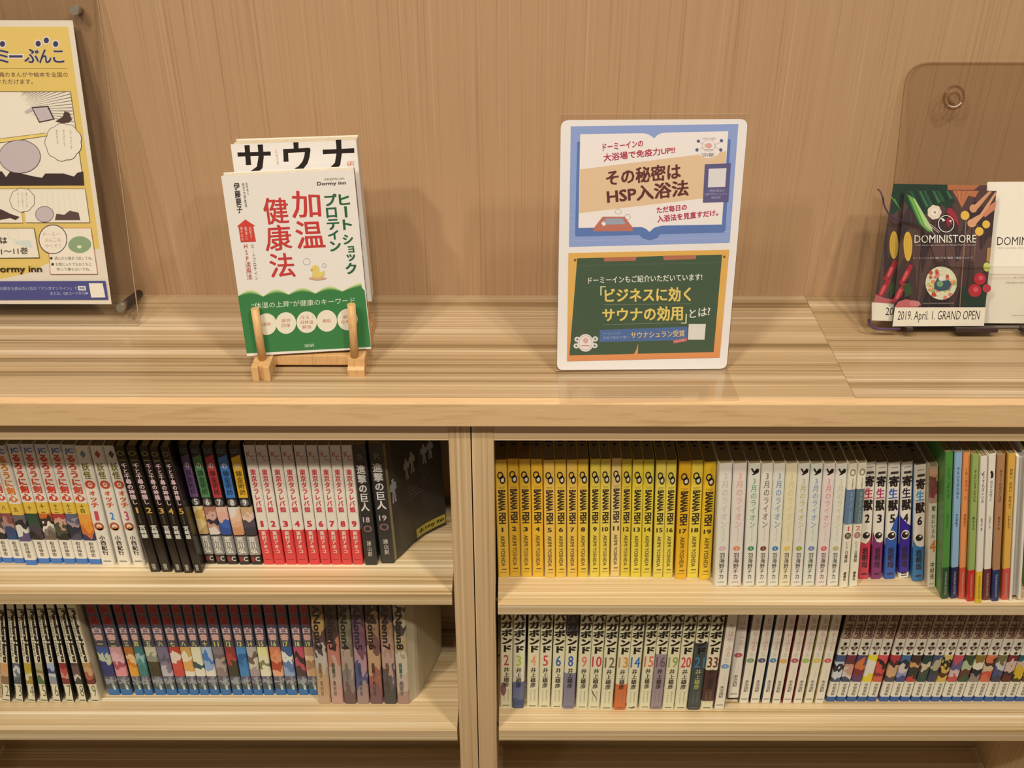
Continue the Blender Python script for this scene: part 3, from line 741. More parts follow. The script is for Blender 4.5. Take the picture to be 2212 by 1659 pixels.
# ---- five comics with white heads and bright feet
xb = [60, 167, 283, 402, 525]; ybk = [1310, 1310, 1310, 1303, 1329]; xt = [116, 222, 328, 437, 547]
r = Run([(1850 + b / 3.95, 920 + y / 3.95, 1850 + t / 3.95, 1001) for b, t, y in zip(xb, xt, ybk)], R1, 0.174, 0.112, 0.0150)
fc = [('#c03444', 'red'), ('#7c2a5c', 'magenta'), ('#2c5494', 'mid blue'), ('#34207c', 'deep violet-blue'), ('#2c7098', 'teal blue')]
mk = ['#c03c4c', '#a83c5c', '#3c5c9c', '#2c2430', '#4c94b4']
nn = [2, 3, 5, 4, 6]; cut = [0.35, 0.34, 0.50, 0.545, 0.33]
for i in range(5):
    foot = flat(fc[i][0], .4, .4)
    V_ = nn[i]
    pr = [('small_print', 'Q', 0.955, 0.962, -0.3, 0.3, None, '#8c8878'), ('small_print', 'Q', 0.905, 0.925, -0.3, 0.34, None, '#3c342c'),
          ('title_lettering', 'V', 0.80, 0.89, -0.42, 0.42, '寄', '#241c1c', 0.08), ('title_lettering', 'V', 0.705, 0.79, -0.40, 0.36, '生', mk[i], 0.06), ('title_lettering', 'V', 0.60, 0.695, -0.42, 0.42, '獣', '#241c1c', 0.08)]
    pr.append(('colour_wave', 'W', 0.30, 0.56 if i == 3 else (0.57 if i == 2 else 0.42), -0.5, 0.5,
              {0: [(0, .3), (.2, .25), (.5, .12), (.82, .35), (1, .9)], 1: [(0, 1), (.15, .65), (.35, .3), (.7, .2), (1, .3)],
               2: [(0, .25), (.2, .3), (.45, .55), (.75, .85), (1, 1)], 3: [(0, 1), (.3, .85), (.7, .70), (1, .62)], 4: [(0, .6), (.25, .2), (.6, .05), (1, .08)]}[i], foot))
    pr += [('volume_number', 'H', 0.50, 0.572, -0.22, 0.22, str(V_), '#1e1a1a', 0.05, 2),
           ('emblem', 'D', 0.350, 0.432, -0.37, 0.37, None, '#e0d8c4', 0, 2), ('emblem', 'D', 0.362, 0.420, -0.34, 0.32, None, '#241c1c', 0, 3), ('emblem', 'D', 0.392, 0.412, -0.02, 0.2, None, '#e0d8c4', 0, 4),
           ('author_lettering', 'V', 0.10, 0.285, -0.28, 0.26, '岩明均', '#2c1c24', 0.05, 2), ('small_print', 'Q', 0.04, 0.052, -0.26, 0.26, None, '#3c2030', 0, 2)]
    bands = [(0.0, 0.30, foot)]
    if i == 3: bands = [(0.05, 0.30, foot)]; pr.append(('small_print', 'Q', 0.02, 0.03, -0.26, 0.26, None, '#4c4438', 0, 2))
    book(r, i, 'comic with white head, %s foot, round eye-like mark and number %d' % (fc[i][1], V_), 'white-headed comics with bright feet', bands, PW, foot, pr, stamp=True)

r = Run([(2012, 1270.5, 2014.5, 1003)], R1, 0.180, 0.128, 0.0088)
r.b[0][1] = math.radians(-10.9)
book(r, 0, 'slim beige comic with orange number 4, left of the green picture book', 'comics beside the picture books', [(0.715, 1.0, picture(['#b08c70', '#8c3c44', '#6a4430', '#c88c64', '#c89a74'], .715 * .18, .18))], flat('#dccaa4', .45, .35), flat('#c8b084', .5, .3),
     [('title_lettering', 'V', 0.645, 0.70, -0.24, 0.26, '聖', '#3c3024', 0.03), ('title_lettering', 'V', 0.432, 0.625, -0.22, 0.26, 'おにいさん', '#4c3c2c', 0.02), ('volume_number', 'H', 0.31, 0.41, -0.38, 0.38, '4', '#d4742c', 0.03), ('author_lettering', 'V', 0.075, 0.225, -0.26, 0.26, '中村光', '#342c24', 0.04), ('publisher_lettering', 'H', 0.028, 0.040, -0.26, 0.26, '講談社', '#7c6c4c', 0.0)])

# ---- picture books
pb = [(145, 1585, 145, 90, '#4c8438', '#224a28', 'いちごばたけ', '#2c5424', '#2c5424', 'mid green picture book with dark green foot', 'かがくのとも'),
      (235, 1582, 225, 95, '#8ca8c0', '#1e2448', 'そらいろのたねと', '#2c3450', '#24304c', 'light blue picture book with navy foot', '中川李枝子'),
      (315, 1585, 311, 76, '#e08c4c', '#c84c34', 'くまくまぱん と', '#984820', '#983c20', 'orange picture book with red foot', '西巻茅子'),
      (402, 1612, 405, 110, '#94a454', '#c42c28', 'きょだいなきょだいな', '#3c3c20', '#3c3c20', 'olive green picture book with bright red foot', '降矢なな'),
      (482, 1626, 490, 112, '#e4dcc4', '#dcb02c', 'どうすればいいの', '#4c4438', '#5c5444', 'white picture book with yellow foot', '佐々木'),
      (563, 1600, 582, 92, '#e4ddc8', '#6c2c30', 'おじさんのぼうし', '#4c4838', '#5c5444', 'white picture book, maroon foot, small black shape at its head', 'しばたこう'),
      (652, 1610, 686, 108, '#ac7c50', '#24345c', 'ぞうくんのさんぽ', '#5c3c24', '#5c3c24', 'brown picture book with navy foot', '林ますみ'),
      (752, 1595, 795, 98, '#d8a444', '#c84c3c', 'おおい おおい おはよう', '#4c3420', '#5c3c20', 'mustard yellow picture book with tomato red foot', 'いわむら')]
r = Run([(2010 + p[0] / 4.673, 955 + p[1] / 4.673, 2010 + p[2] / 4.673, 955 + p[3] / 4.673) for p in pb], R1, 0.214, 0.160, 0.0086, 0.985)
for k_, b_ in enumerate(r.b): b_[1] = math.radians(-11.0 - 0.14 * k_)
r.w = [v_ * 0.965 for v_ in r.w]
for i, p in enumerate(pb):
    base = flat(p[4], .4, .35)
    pr = [('title_lettering', 'V', 0.645 if i == 7 else 0.70, 0.905 if i != 5 else 0.83, -0.17, 0.19, p[6], p[7], 0.02), ('author_lettering', 'V', 0.51, 0.60, -0.15, 0.17, p[10], p[8], 0.02), ('publisher_lettering', 'R', 0.03, 0.195, -0.12, 0.16, 'FUKUINKAN SHOTEN', '#b8ac90' if i != 4 else '#7c6420', 0.0)]
    if i == 5: pr.append(('emblem', 'Y', 0.845, 0.895, -0.2, 0.22, [(.2, 0), (.9, .05), (1, .5), (.7, .9), (.3, 1), (0, .8), (.3, .5)], '#201c18'))
    if i == 4: pr.append(('emblem', 'Y', 0.875, 0.90, -0.4, 0.1, [(0, .9), (.5, .6), (1, .7), (.6, .4), (.5, 0), (.4, .45)], '#302820'))
    book(r, i, p[9] + ', upper right shelf', 'picture books on the upper right shelf', [(0.0, 0.228, flat(p[5], .4, .35))], base, base, pr, name='picture_book')

# a white hard-cover book turned fore-edge out, and a green one beside it
Pq = at_z(2010 + 850 / 4.673, 955 + 1605 / 4.673, R1); Qq = at_y(2010 + 905 / 4.673, 955 + 100 / 4.673, Pq.y)
a_ = math.radians(-12.0)
t = thing('picture_book', 'white hardback turned with its pages outwards, right of the mustard picture book', 'book', Matrix.Translation((Pq.x, Pq.y, R1 + 0.0004 + abs(math.sin(a_)) * 0.00675)) @ Matrix.Rotation(a_, 4, 'Y'), 'books turned at the right end')
w_ = 0.0126; Pq.x += 0.0034
for x0 in (-w_ / 2, w_ / 2 - 0.0028): box('cover_board', x0, x0 + 0.0028, 0.0, 0.162, 0.0, 0.212, flat('#e4dcca', .45, .2), t, bev=0.0006)
box('spine_board', -w_ / 2, w_ / 2, 0.1622, 0.165, 0.0, 0.212, flat('#e4dcca', .45, .2), t)
box('page_block', -w_ / 2 + 0.003, w_ / 2 - 0.003, 0.004, 0.160, 0.004, 0.206, flat('#a89c84', .8), t)
Pq = at_z(2233, 1288, R1)
t = thing('picture_book', 'olive green picture book at the right end of the upper right shelf', 'book', Matrix.Translation((Pq.x + 0.004, Pq.y + 0.004, R1 + 0.0003)), 'books turned at the right end')
cover_mesh(t, 0.017, 0.212, 0.155, [], flat('#7c7c34', .45, .2), flat('#6c7034', .45, .2)); pages(t, 0.017, 0.212, 0.155)

# ---- lower left: eight white comics with ornate black sideways titles
bx = [14.5, 42.7, 69.5, 96, 123.5, 152, 179.8, 207]; nm = list(range(12, 20))
r = Run([(b, 1517.5, lerp(0, 153.5, i / 7.) - 0.0, 1317) for i, b in enumerate(bx)], L2, 0.182, 0.128, 0.0158, 0.9)
pcs = [['#8a6a4a', '#c8a070', '#d09860'], ['#4c5450', '#6c7474', '#c8c4bc', '#5c5c64'], ['#9c8430', '#d8c890', '#c0a848', '#b89c34'], ['#4c6c3c', '#c8a878', '#8c7c48', '#a8a070'], ['#8c8c90', '#c8c4bc', '#3c4468', '#a8acb4'], ['#7c2c2c', '#c88c70', '#b84c40', '#8c2c30'], ['#3c4038', '#c8b89c', '#6c5048', '#4c3c3c'], ['#6c2c24', '#a85c3c', '#c89c6c', '#b48c50']]
pn = ['tan', 'grey', 'golden yellow', 'green and tan', 'navy and silver', 'dark red', 'brown and ivory', 'rust brown']
for i in range(8):
    H = r.H
    pr = [('title_lettering', 'R', 0.405, 0.90, -0.02, 0.42, 'PandoraHearts', '#1c1814', 0.11), ('subtitle_lettering', 'R', 0.46, 0.84, -0.36, -0.06, 'Pandora Hearts', '#4c4634', 0.0),
          ('title_rule', 'Q', 0.905, 0.915, -0.38, 0.40, None, '#2c2820'), ('volume_number', 'H', 0.062, 0.175, -0.40, 0.38, str(nm[i]), '#4c442c', -0.012), ('publisher_lettering', 'Q', 0.016, 0.026, -0.34, 0.34, None, '#5c5440')]
    book(r, i, 'white comic with ornate black title, %s picture and large thin number %d' % (pn[i], nm[i]), 'white comics with ornate black titles', [(0.185, 0.398, picture(pcs[i], .185 * H, .398 * H, 0.5))], flat('#dccfa4', .42, .35), flat('#1e1a15' if i < 7 else '#c4b088', .5, .3), pr, edge=1 if i < 7 else 0)

# ---- nineteen blue-footed comics
bx = [247, 274, 302, 322, 347, 372, 397, 420, 442, 464.5, 488.5, 513.7, 536.5, 558, 581, 607.4, 631.4, 656.5, 678.5]
tx = [198.8, 226, 251.4, 276.5, 302.8, 327.6, 354.5, 378.5, 404, 427, 453, 477, 501, 528.5, 553.5, 580, 608.5, 633.5, 656]
r = Run([(b, 1501.5, t, 1316.5) for b, t in zip(bx, tx)], L2, 0.174, 0.112, 0.0152, 0.96)
yp = [('#28305c', ['#28305c', '#2c3464', '#b8bc94', '#3c5484'], 'navy'), ('#d08480', ['#d88c88', '#a84c54', '#d8a8a0', '#c89088'], 'salmon pink'), ('#d8942c', ['#dc9834', '#c87828', '#e0b878', '#b06828'], 'orange'), ('#3c7468', ['#3c7468', '#4c8478', '#94b0a0', '#3c6c68'], 'sea green'),
      ('#3c3420', ['#3c3420', '#443c24', '#8c8870', '#c0b890'], 'dark olive'), ('#7c7078', ['#b8aca4', '#7c7078', '#5c5460', '#746878'], 'mauve grey'), ('#c44438', ['#c44438', '#c84c3c', '#e0c8a8', '#b83c34'], 'bright red'), ('#d8a858', ['#e0d8b8', '#d8a050', '#e0d4a8', '#c89c50'], 'peach and cream'),
      ('#dcd8a0', ['#e0d8b0', '#34504c', '#dcdca8', '#dcd8a0'], 'pale yellow'), ('#9cacb0', ['#dcdccc', '#8ca4b8', '#4c74a0', '#a8b4b4'], 'pale blue'), ('#887468', ['#887468', '#a89480', '#6c5c54', '#80706c'], 'taupe'), ('#383420', ['#383420', '#3c3824', '#a84034', '#8c3430'], 'black and red'),
      ('#3c7ca4', ['#3c7ca4', '#3474a0', '#2c5c88', '#4484ac'], 'cyan blue'), ('#a89884', ['#a08c80', '#c8bc9c', '#6c5848', '#b0a494'], 'greyish'), ('#dcd898', ['#dcd8a8', '#7c7c50', '#dcd8a0', '#dcd488'], 'lemon'), ('#d88050', ['#e0a070', '#a8482c', '#d88c5c', '#d0784c'], 'coral orange'),
      ('#5c7494', ['#8c9cac', '#5c7494', '#dcd8b8', '#3c5880'], 'steel blue'), ('#44302c', ['#44302c', '#b04854', '#382828', '#b84c58'], 'crimson on black'), ('#c89c6c', ['#c89c6c', '#a87c54', '#d8b488', '#b88c64'], 'sand')]
kan = list('一二三四五六七八九十') + ['11', '12', '13', '14', '15', '16', '17', '18', '19']
for i in range(19):
    H = r.H; c0, cols, nm_ = yp[i]
    dark = flat('#4c4a52', .42, .4)
    bands = [(0.0, 0.065, flat('#2c6490', .42, .4)), (0.065, 0.195, picture(['#3c5048', '#4c4844', '#8c9088', '#5c5460'], .065 * H, .195 * H, .7, 260)),
             (0.201, 0.504, picture(cols, .201 * H, .504 * H, 0.42))]
    pr = [('title_lettering', 'D', 0.83, 0.925, -0.36, 0.36, None, '#a83434'), ('title_lettering', 'D', 0.725, 0.815, -0.36, 0.36, None, '#a83430'),
          ('title_lettering', 'H', 0.845, 0.912, -0.26, 0.26, '幽', '#7c2424', 0.0, 2), ('title_lettering', 'H', 0.738, 0.80, -0.26, 0.26, '遊', '#7c2424', 0.0, 2),
          ('title_lettering', 'H', 0.642, 0.702, -0.36, 0.36, '白', '#dcb4a8', 0.08), ('title_lettering', 'H', 0.573, 0.636, -0.38, 0.38, '書', '#e0b098', 0.09),
          ('volume_number', 'H', 0.512, 0.562, -0.22, 0.22, kan[i], '#d0cc70', 0.06), ('author_lettering', 'V', 0.075, 0.195, 0.02, 0.28, '冨樫義博', '#a8a898', 0.02), ('logo', 'Q', 0.06, 0.105, 0.1, 0.3, None, '#c8c8b8')]
    book(r, i, 'blue-footed comic with red and pink title blocks and %s picture panel' % nm_, 'blue-footed comics on the lower left shelf', bands, dark, flat(['#3c3c50', '#4c4a52'][i > 0], .5, .3), pr)

# ---- seven brownish painted comics
bx = [701.6, 729.3, 757, 785, 814, 843.8, 872]; tx = [681, 713, 743.5, 771, 800, 830, 862]
r = Run([(b, 1521, t, 1314) for b, t in zip(bx, tx)], L2, 0.182, 0.128, 0.0162, 0.955)
r.w[-1] = r.w[0]
ILLK[0] = 0.98
ap = [('#c8a478', ['#cca47c', '#c8a070', '#c8bca4', '#5c4440', '#c8a060', '#6c4c38'], '#8c6430', 'tan'), ('#c0907c', ['#cc9c84', '#c8a890', '#c87c60', '#4c3c34', '#3c3028'], '#4c5430', 'salmon and black'), ('#8c7c6c', ['#6c5048', '#8c7c70', '#b49c80', '#7c7058', '#84805c', '#4c4434'], '#7c7054', 'grey olive'),
      ('#a87c7c', ['#a88878', '#50587c', '#b8908c', '#7c5058', '#8c5c64', '#4c3c44'], '#34445c', 'dusty mauve'), ('#b0845c', ['#7c5454', '#a0604c', '#c8a070', '#7c5048', '#a88460', '#3c2c24'], '#5c2c28', 'reddish tan'), ('#a08470', ['#44403c', '#5c5450', '#c09c84', '#b0886c', '#a47c54', '#4c4444'], '#6c4c30', 'brown with charcoal foot'), ('#c0ac88', ['#b08870', '#c8b090', '#d0c09c', '#b49c6c', '#4c4440', '#bcae84'], '#3c6454', 'ivory and green')]
for i in range(7):
    H = r.H; c0, cols, lc_, nm_ = ap[i]
    last = i == 6
    pr = [('title_lettering', 'R', 0.54, 0.96, -0.34, 0.22, 'ANonn%d' % (i + 2), '#2c2420' if i != 3 else '#242c3c', 0.05), ('author_lettering', 'V', 0.26, 0.415, -0.24, 0.04, '森薫子', lc_, 0.07), ('author_lettering', 'V', 0.08, 0.235, -0.22, 0.02, '奥村玲', lc_, 0.03)]
    kw = {}
    if last:
        p_ = local_path(r, 6, [(884, 1517), (900, 1507), (917, 1480), (936, 1447), (955, 1408)], L2)
        p_[0] = (r.w[6] / 2, 0.0045)
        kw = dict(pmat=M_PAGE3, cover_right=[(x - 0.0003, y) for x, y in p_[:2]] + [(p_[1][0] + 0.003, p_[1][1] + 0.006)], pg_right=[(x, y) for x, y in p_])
    book(r, i, 'painted-looking %s comic, %s of seven, lower left row%s' % (nm_, ordinal(i), ', fanned' if last else ''), 'painted comics on the lower left shelf',
         [(0.0, 1.0, picture(cols, 0.0, H, 0.30, 130, 0.45, 0.35))], flat(c0, .42, .4), flat(c0, .5, .3), pr, **kw)

# ---- lower right: white comics with brush-stroke titles
ILLK[0] = 0.80
vb = [245, 365, 507, 625, 750, 868, 1000, 1120, 1245, 1378, 1495]; vt = [243, 385, 527, 657, 795, 925, 1055, 1187, 1317, 1450, 1582]
vby = [1055, 1062, 1060, 1062, 1065, 1067, 1072, 1072, 1080, 1080, 1078]
P_ = [(1040 + b / 4.62, 1300 + y / 4.62, 1040 + t / 4.62, 1335.7) for b, t, y in zip(vb, vt, vby)]
P_ += [(1392, 1532, 1410, 1335.7), (1416.8, 1532.5, 1437, 1335.7), (1442.8, 1533, 1463, 1335.7), (1469.8, 1533.5, 1496 - 3, 1335.7), (1498, 1533.5, 1524, 1335.7), (1526, 1533.5, 1551, 1335.7)]
r = Run(P_, R2, 0.182, 0.128, 0.0168, 0.96)
vn = [2, 3, 4, 5, 6, 8, 9, 10, 12, 13, 14, 15, 16, 19, 20, 21, 33]
vcl = ['#b04848', '#a8b838', '#e09464', '#c84840', '#2c5c8c', '#245c94', '#d87468', '#c03444', '#6c5c48', '#cc8838', '#3468a0', '#dc6848', '#6c5054', '#8c9c44', '#c43c44', '#3c7890', '#6c2424']
vp = {1: ['#34446c', '#5c6484', '#dcd0a8', '#dcd0a8', '#dcd0a8'], 5: ['#6c6474', '#746c7c', '#d0b890', '#4c4448'], 9: ['#cc6028', '#d06c30', '#dccb9c', '#dccb9c'], 12: ['#8c7478', '#9c8488', '#8c7c80', '#d8ccac'], 15: ['#3c443c', '#343c3c', '#3c4444', '#dccfa0'], 16: ['#dccfa0', '#4c2c28', '#4c2824', '#dccfa0', '#dccfa0']}
for i in range(17):
    H = r.H; b = flat('#dccfa0', .42, .35)
    bands = [(0.0, 1.0, picture(vp[i], 0.0, H * (0.75 if i in (15,) else 0.62), 0.14, 60, 0.35, 0.6))] if i in vp else []
    if i == 9: bands = [(0.0, 0.26, flat('#cc6430', .42, .35))]
    if i == 5: bands = [(0.0, 0.36, flat('#7c7480', .42, .35)), (0.72, 1.0, flat('#4c4448', .42, .35))]
    if i == 12: bands = [(0.0, 0.55, flat('#94807c', .42, .35))]
    if i == 15: bands = [(0.0, 0.66, flat('#3a423e', .42, .35))]
    if i == 16: bands = [(0.09, 0.40, flat('#4c2a26', .42, .35))]
    wide = vn[i] > 9
    ac = '#2c2620' if i != 15 else '#a8a458'
    pr = [('title_lettering', 'V', 0.553, 0.92, -0.46, 0.47, 'バガボンド', '#18140f', 0.11), ('volume_number', 'H', 0.425, 0.527, -0.40 if wide else -0.24, 0.40 if wide else 0.20, str(vn[i]), vcl[i], 0.02),
          ('author_lettering', 'V', 0.21, 0.407, -0.24, 0.24, '井上雄彦', ac, 0.04), ('small_print', 'V', 0.07, 0.185, -0.24, -0.08, 'アイウエオカキ', '#8c8264', 0.0), ('small_print', 'V', 0.07, 0.185, 0.1, 0.24, '原作吉川英治よ', '#8c8264', 0.0), ('publisher_lettering', 'Q', 0.018, 0.026, -0.3, 0.3, None, '#6c6448')]
    extra = {0: ' and maroon smudge', 1: ' and blue-grey brushwork', 5: ' and grey-violet foot', 7: ' and a thin brown stroke', 9: ' and orange foot', 12: ' and greyish pink foot', 15: ' on a dark slate spine', 16: ' above a maroon block'}.get(i, '')
    if i == 0: pr.append(('brush_smudge', 'D', 0.12, 0.26, -0.48, 0.0, None, '#7c4c50'))
    if i == 7: pr.append(('brush_stroke', 'Y', 0.08, 0.25, -0.5, 0.45, [(0, 1), (.3, .5), (.7, .15), (1, 0), (1, .06), (.7, .22), (.32, .6), (.05, 1)], '#5c4430'))
    if i == 10: pr.append(('brush_stroke', 'Y', 0.01, 0.07, -0.48, 0.35, [(0, 1), (1, .3), (.6, 0), (0, .4)], '#5c5048'))
    book(r, i, 'white brush-titled comic numbered %d%s, %s from the divider' % (vn[i], extra, ordinal(i)), 'brush-titled comics on the lower right shelf', bands, b, b, pr)

# ---- ten white comics with pink titles
P_ = [(1553, 1531.5, 1580, 1343), (1606, 1518.6, 1636, 1343), (1630, 1518.6, 1661, 1343), (1653.8, 1518.6, 1686, 1343), (1675.8, 1520, 1709, 1343), (1699.5, 1519, 1734, 1343), (1722.5, 1519, 1757.5, 1343), (1745.8, 1519, 1782, 1343), (1769, 1519, 1806, 1343)]
r = Run(P_, R2, 0.174, 0.112, 0.0142, 0.93)
r.w[0] = 0.0142
cd = [('#7894a8', 'pale blue'), ('#7c9460', 'sage green'), ('#544c64', 'dark violet'), ('#5c8494', 'dull blue'), ('#d8a044', 'orange'), ('#b4545c', 'rose red'), ('#a0b050', 'lime green'), ('#d4b848', 'mustard'), ('#cc5c58', 'salmon red')]
def pinkprints(col, n):
    return [('title_lettering', 'V', 0.545, 0.87, -0.16, 0.3, 'ちはやふる', '#c88478', 0.0), ('subtitle_lettering', 'V', 0.485, 0.53, -0.22, 0.24, '末次', '#b0b090', 0.0), ('dot', 'D', 0.425, 0.472, -0.38, 0.34, None, col),
            ('volume_number', 'H', 0.437, 0.460, -0.08, 0.06, str(n), '#e0d8c0', 0.0, 2), ('small_print', 'V', 0.26, 0.36, 0.06, 0.14, 'BELOVEコミックス', '#988c74', 0.0), ('author_lettering', 'V', 0.12, 0.245, -0.2, 0.2, '末次由紀', '#4c4434', 0.02), ('publisher_lettering', 'Q', 0.038, 0.048, -0.3, 0.3, None, '#7c745c')]
for i in range(9):
    book(r, i, 'white comic with thin pink title and %s dot, lower right shelf' % cd[i][0 + 1], 'pink-titled comics on the lower right shelf', [], flat('#e0d2b0', .42, .35), flat(['#6c5448', '#5c4c40', '#38302c', '#3c4c58', '#6c4c34', '#7c2c2c', '#7c3430', '#8c843c', '#a88c50'][i], .5, .3), pinkprints(cd[i][0], i + 1), edge=1)
# one of them stands pushed in on top of something, higher than its neighbours
Pq = at_y(1583.8, 1507.8, r.b[1][0].y + 0.001); Qq = at_y(1604.5, 1343, Pq.y)
r2 = Run([(1583.8, 1507.8, 1604.5, 1343)], R2, 0.174, 0.112, 0.0142)
r2.b = [[Vector((Pq.x, Pq.y, 0)), math.atan2(Qq.x - Pq.x, Qq.z - Pq.z)]]; r2.z = Pq.z
book(r2, 0, 'white comic with pink title and deep red dot, standing higher than its neighbours', 'pink-titled comics on the lower right shelf', [], flat('#e0d2b4', .42, .35), flat('#a04c48', .5, .3), pinkprints('#b44c4c', 10))

# ---- twenty comics with white heads, picture panels and blue feet
bx = [1794, 1815.7, 1838.4, 1861, 1882.8, 1909, 1931.5, 1954, 1977, 1998.6, 2020, 2043, 2065.5, 2089, 2112.5, 2135.5, 2158, 2180, 2202.5, 2225]
tx = [1825.5, 1849, 1873.5, 1898, 1922, 1946.7, 1970.5, 1993.5, 2016, 2039, 2061, 2084.5, 2108, 2131, 2155.5, 2180, 2203, 2226.5, 2250, 2274]
r = Run([(b, 1515.5, t, 1384.4) for b, t in zip(bx, tx)], R2, 0.174, 0.112, 0.0152, 0.95)
gp = [(['#3c4c60', '#c8c4bc', '#2c2830', '#b4bcc4', '#3c4c68'], 'silver and navy'), (['#3c4454', '#c8bca4', '#c08c70', '#5c3430', '#6c2c34'], 'maroon with white sleeves'), (['#5c3c5c', '#7c2c30', '#c86c38', '#4c3c5c'], 'purple'), (['#dcc42c', '#d8ccb0', '#d8d0b0', '#dcc82c'], 'yellow and white'), (['#c8583c', '#7c2c30', '#c8483c', '#241c20', '#c84c4c'], 'red robe'), (['#4c4444', '#c89c64', '#c0986c', '#3c2824', '#a83434'], 'brown and tan'),
      (['#3c4470', '#8c8ca0', '#c8b89c', '#242838', '#3c6080'], 'blue and black'), (['#b03c34', '#2c3028', '#c89454', '#3c2420'], 'red-footed dark'), (['#2c4438', '#3c4838', '#c8b08c', '#1c3834'], 'dark green'), (['#3c3c4c', '#343c34', '#a8a078', '#3c4458'], 'slate'), (['#c8a444', '#4c2c1c', '#c8a04c', '#2c2418', '#c4ac58'], 'amber and brown'), (['#b84c48', '#c8ac9c', '#5c5474', '#b8484c'], 'coral with violet'),
      (['#34502c', '#5c3428', '#a8b080', '#2c4428'], 'leaf green'), (['#8c7868', '#1c1c28', '#d8cca8', '#7c6428'], 'olive and white'), (['#c86444', '#c04c34', '#c8ac84', '#3c241c', '#c86c44'], 'vermilion'), (['#3c3c48', '#444c6c', '#c0b8a4', '#6c6440'], 'indigo and khaki'), (['#5c2424', '#2c2824', '#c8a890', '#6c2428'], 'dark maroon'), (['#3c3c1c', '#c8a428', '#cca42c', '#c0a88c', '#1c5050'], 'gold and teal'), (['#5c4424', '#a86c2c', '#c8a058', '#a83c2c'], 'rust'), (['#3c4c3c', '#7c7c5c', '#4c5c3c'], 'moss')]
gk = ['壱', '弐', '参', '四', '伍', '六', '七', '八', '九', '拾', '壱', '弐', '参', '四', '伍', '六', '七', '八', '九', '拾']
for i in range(20):
    H = r.H
    bands = [(0.0, 0.052, flat('#2c5484', .42, .35)), (0.21, 0.487, picture(gp[i][0], .21 * H, .487 * H, 0.38)), (0.652, 1.0, flat('#a89070', .42, .35))]
    pr = [('title_lettering', 'V', 0.665, 0.96, -0.36, 0.36, '銀魂', '#54302c', 0.03), ('title_lettering', 'Q', 0.655, 0.664, -0.34, 0.34, None, '#7c3c34'), ('number_mark', 'D', 0.585, 0.618, -0.16, 0.2, None, '#241c18'), ('number_mark', 'D', 0.492, 0.520, -0.16, 0.18, None, '#241c18'),
          ('number_mark', 'Y', 0.528, 0.578, -0.40, 0.40, [(0, .7), (.25, .95), (.75, .95), (1, .7), (.5, 0)], '#54302c'), ('volume_number', 'H', 0.538, 0.572, -0.14, 0.14, gk[i], '#d8c8a4', 0.02, 2), ('author_lettering', 'V', 0.065, 0.195, -0.16, 0.2, '空知英秋', '#4c4434', 0.02)]
    book(r, i, 'diamond-marked blue-footed comic, %s picture, %s of its run' % (gp[i][1], ordinal(i)), 'blue-footed comics with diamond marks', bands, flat('#dccfae', .42, .35), flat('#8c5048' if i % 3 else '#4c3430', .5, .3), pr)
ILLK[0] = 1.0
# ================================================================== THINGS ON THE COUNTER
def s5(x, y): return (1190 + x / 5.027, 230 + y / 5.027)
def s6(x, y): return (1190 + x / 5.027, 520 + y / 5.027)
def mp(f, *pts): return [f(*p) for p in pts]
# ---- acrylic L stand with a laminated notice
P0 = at_z(1386, 799, CT + 0.0022)
sh = Sheet(P0 + Vector((0, 0, 0.0)), 0.195, math.radians(2.0))
st_ = thing('acrylic_sign_stand', 'clear acrylic L-shaped stand holding the blue and green notice on the counter', 'sign stand', sh.M)
dn = sh.M.inverted()
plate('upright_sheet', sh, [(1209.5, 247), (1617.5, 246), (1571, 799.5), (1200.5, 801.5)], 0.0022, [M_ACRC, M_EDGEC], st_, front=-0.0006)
bm = box_data(-0.0905, 0.0905, -0.060, 0.004, -0.002, 0.0, 0.0)
o = bm_obj('base_sheet', bm, M_ACRC, None)
o.parent = st_; o.matrix_parent_inverse = Matrix.Identity(4)
o.matrix_basis = dn @ (Matrix.Translation(P0) @ Matrix.Rotation(math.radians(2.0), 4, 'Z'))
cd_ = thing('notice_card', 'laminated white notice with a blue open-book picture above a green blackboard picture', 'notice', sh.M)
plate('card', sh, [(1211.5, 259.5), (1615.5, 257), (1569, 796), (1203, 799)], 0.0006, flat('#eadcc8', .42, .15), cd_, front=0.0006, rnd=[.008, .008, .007, .007])
p = Print(sh, 0.0006)
p.poly(mp(s5, (215, 215), (2035, 190), (1940, 1480), (195, 1525)), '#8e9bbc')
for k in range(5): p.line(mp(s5, (205, 1180 + 70 * k), (1945, 1145 + 70 * k)), 1.2, '#a4a8c0')
p.poly(mp(s5, (285, 385), (330, 375), (1915, 350), (1950, 360), (1895, 1340), (1870, 1368), (1185, 1385), (1150, 1430), (1070, 1452), (995, 1430), (960, 1393), (285, 1412), (262, 1395)), '#5c74a0')
p.poly(mp(s5, (318, 300), (1000, 290), (1045, 298), (1085, 318), (1120, 345), (1160, 305), (1200, 290), (1245, 283), (1925, 268), (1855, 1280), (1200, 1292), (1120, 1315), (1070, 1360), (1030, 1325), (985, 1308), (298, 1317)), '#ecdcc8')
p.poly(mp(s5, (315, 682), (1905, 483), (1872, 970), (305, 1158)), '#dfb98a')
p.poly(mp(s5, (560, 1195), (800, 1195), (890, 1315), (885, 1352), (465, 1354), (465, 1318)), '#bc7058')
p.poly(mp(s5, (600, 1215), (775, 1213), (812, 1275), (550, 1282)), '#9c9ca0')
p.poly(mp(s5, (545, 1265), (570, 1245), (600, 1275), (572, 1300)), '#ecdcc8')
c_ = s5(730, 1140); p.ring(c_[0], c_[1], 7, 6, 0.8, '#a08878'); c_ = s5(832, 1198); p.ring(c_[0], c_[1], 6.5, 6, 0.8, '#a08878')
p.done('open_book_picture', cd_)
p = Print(sh, 0.0006)
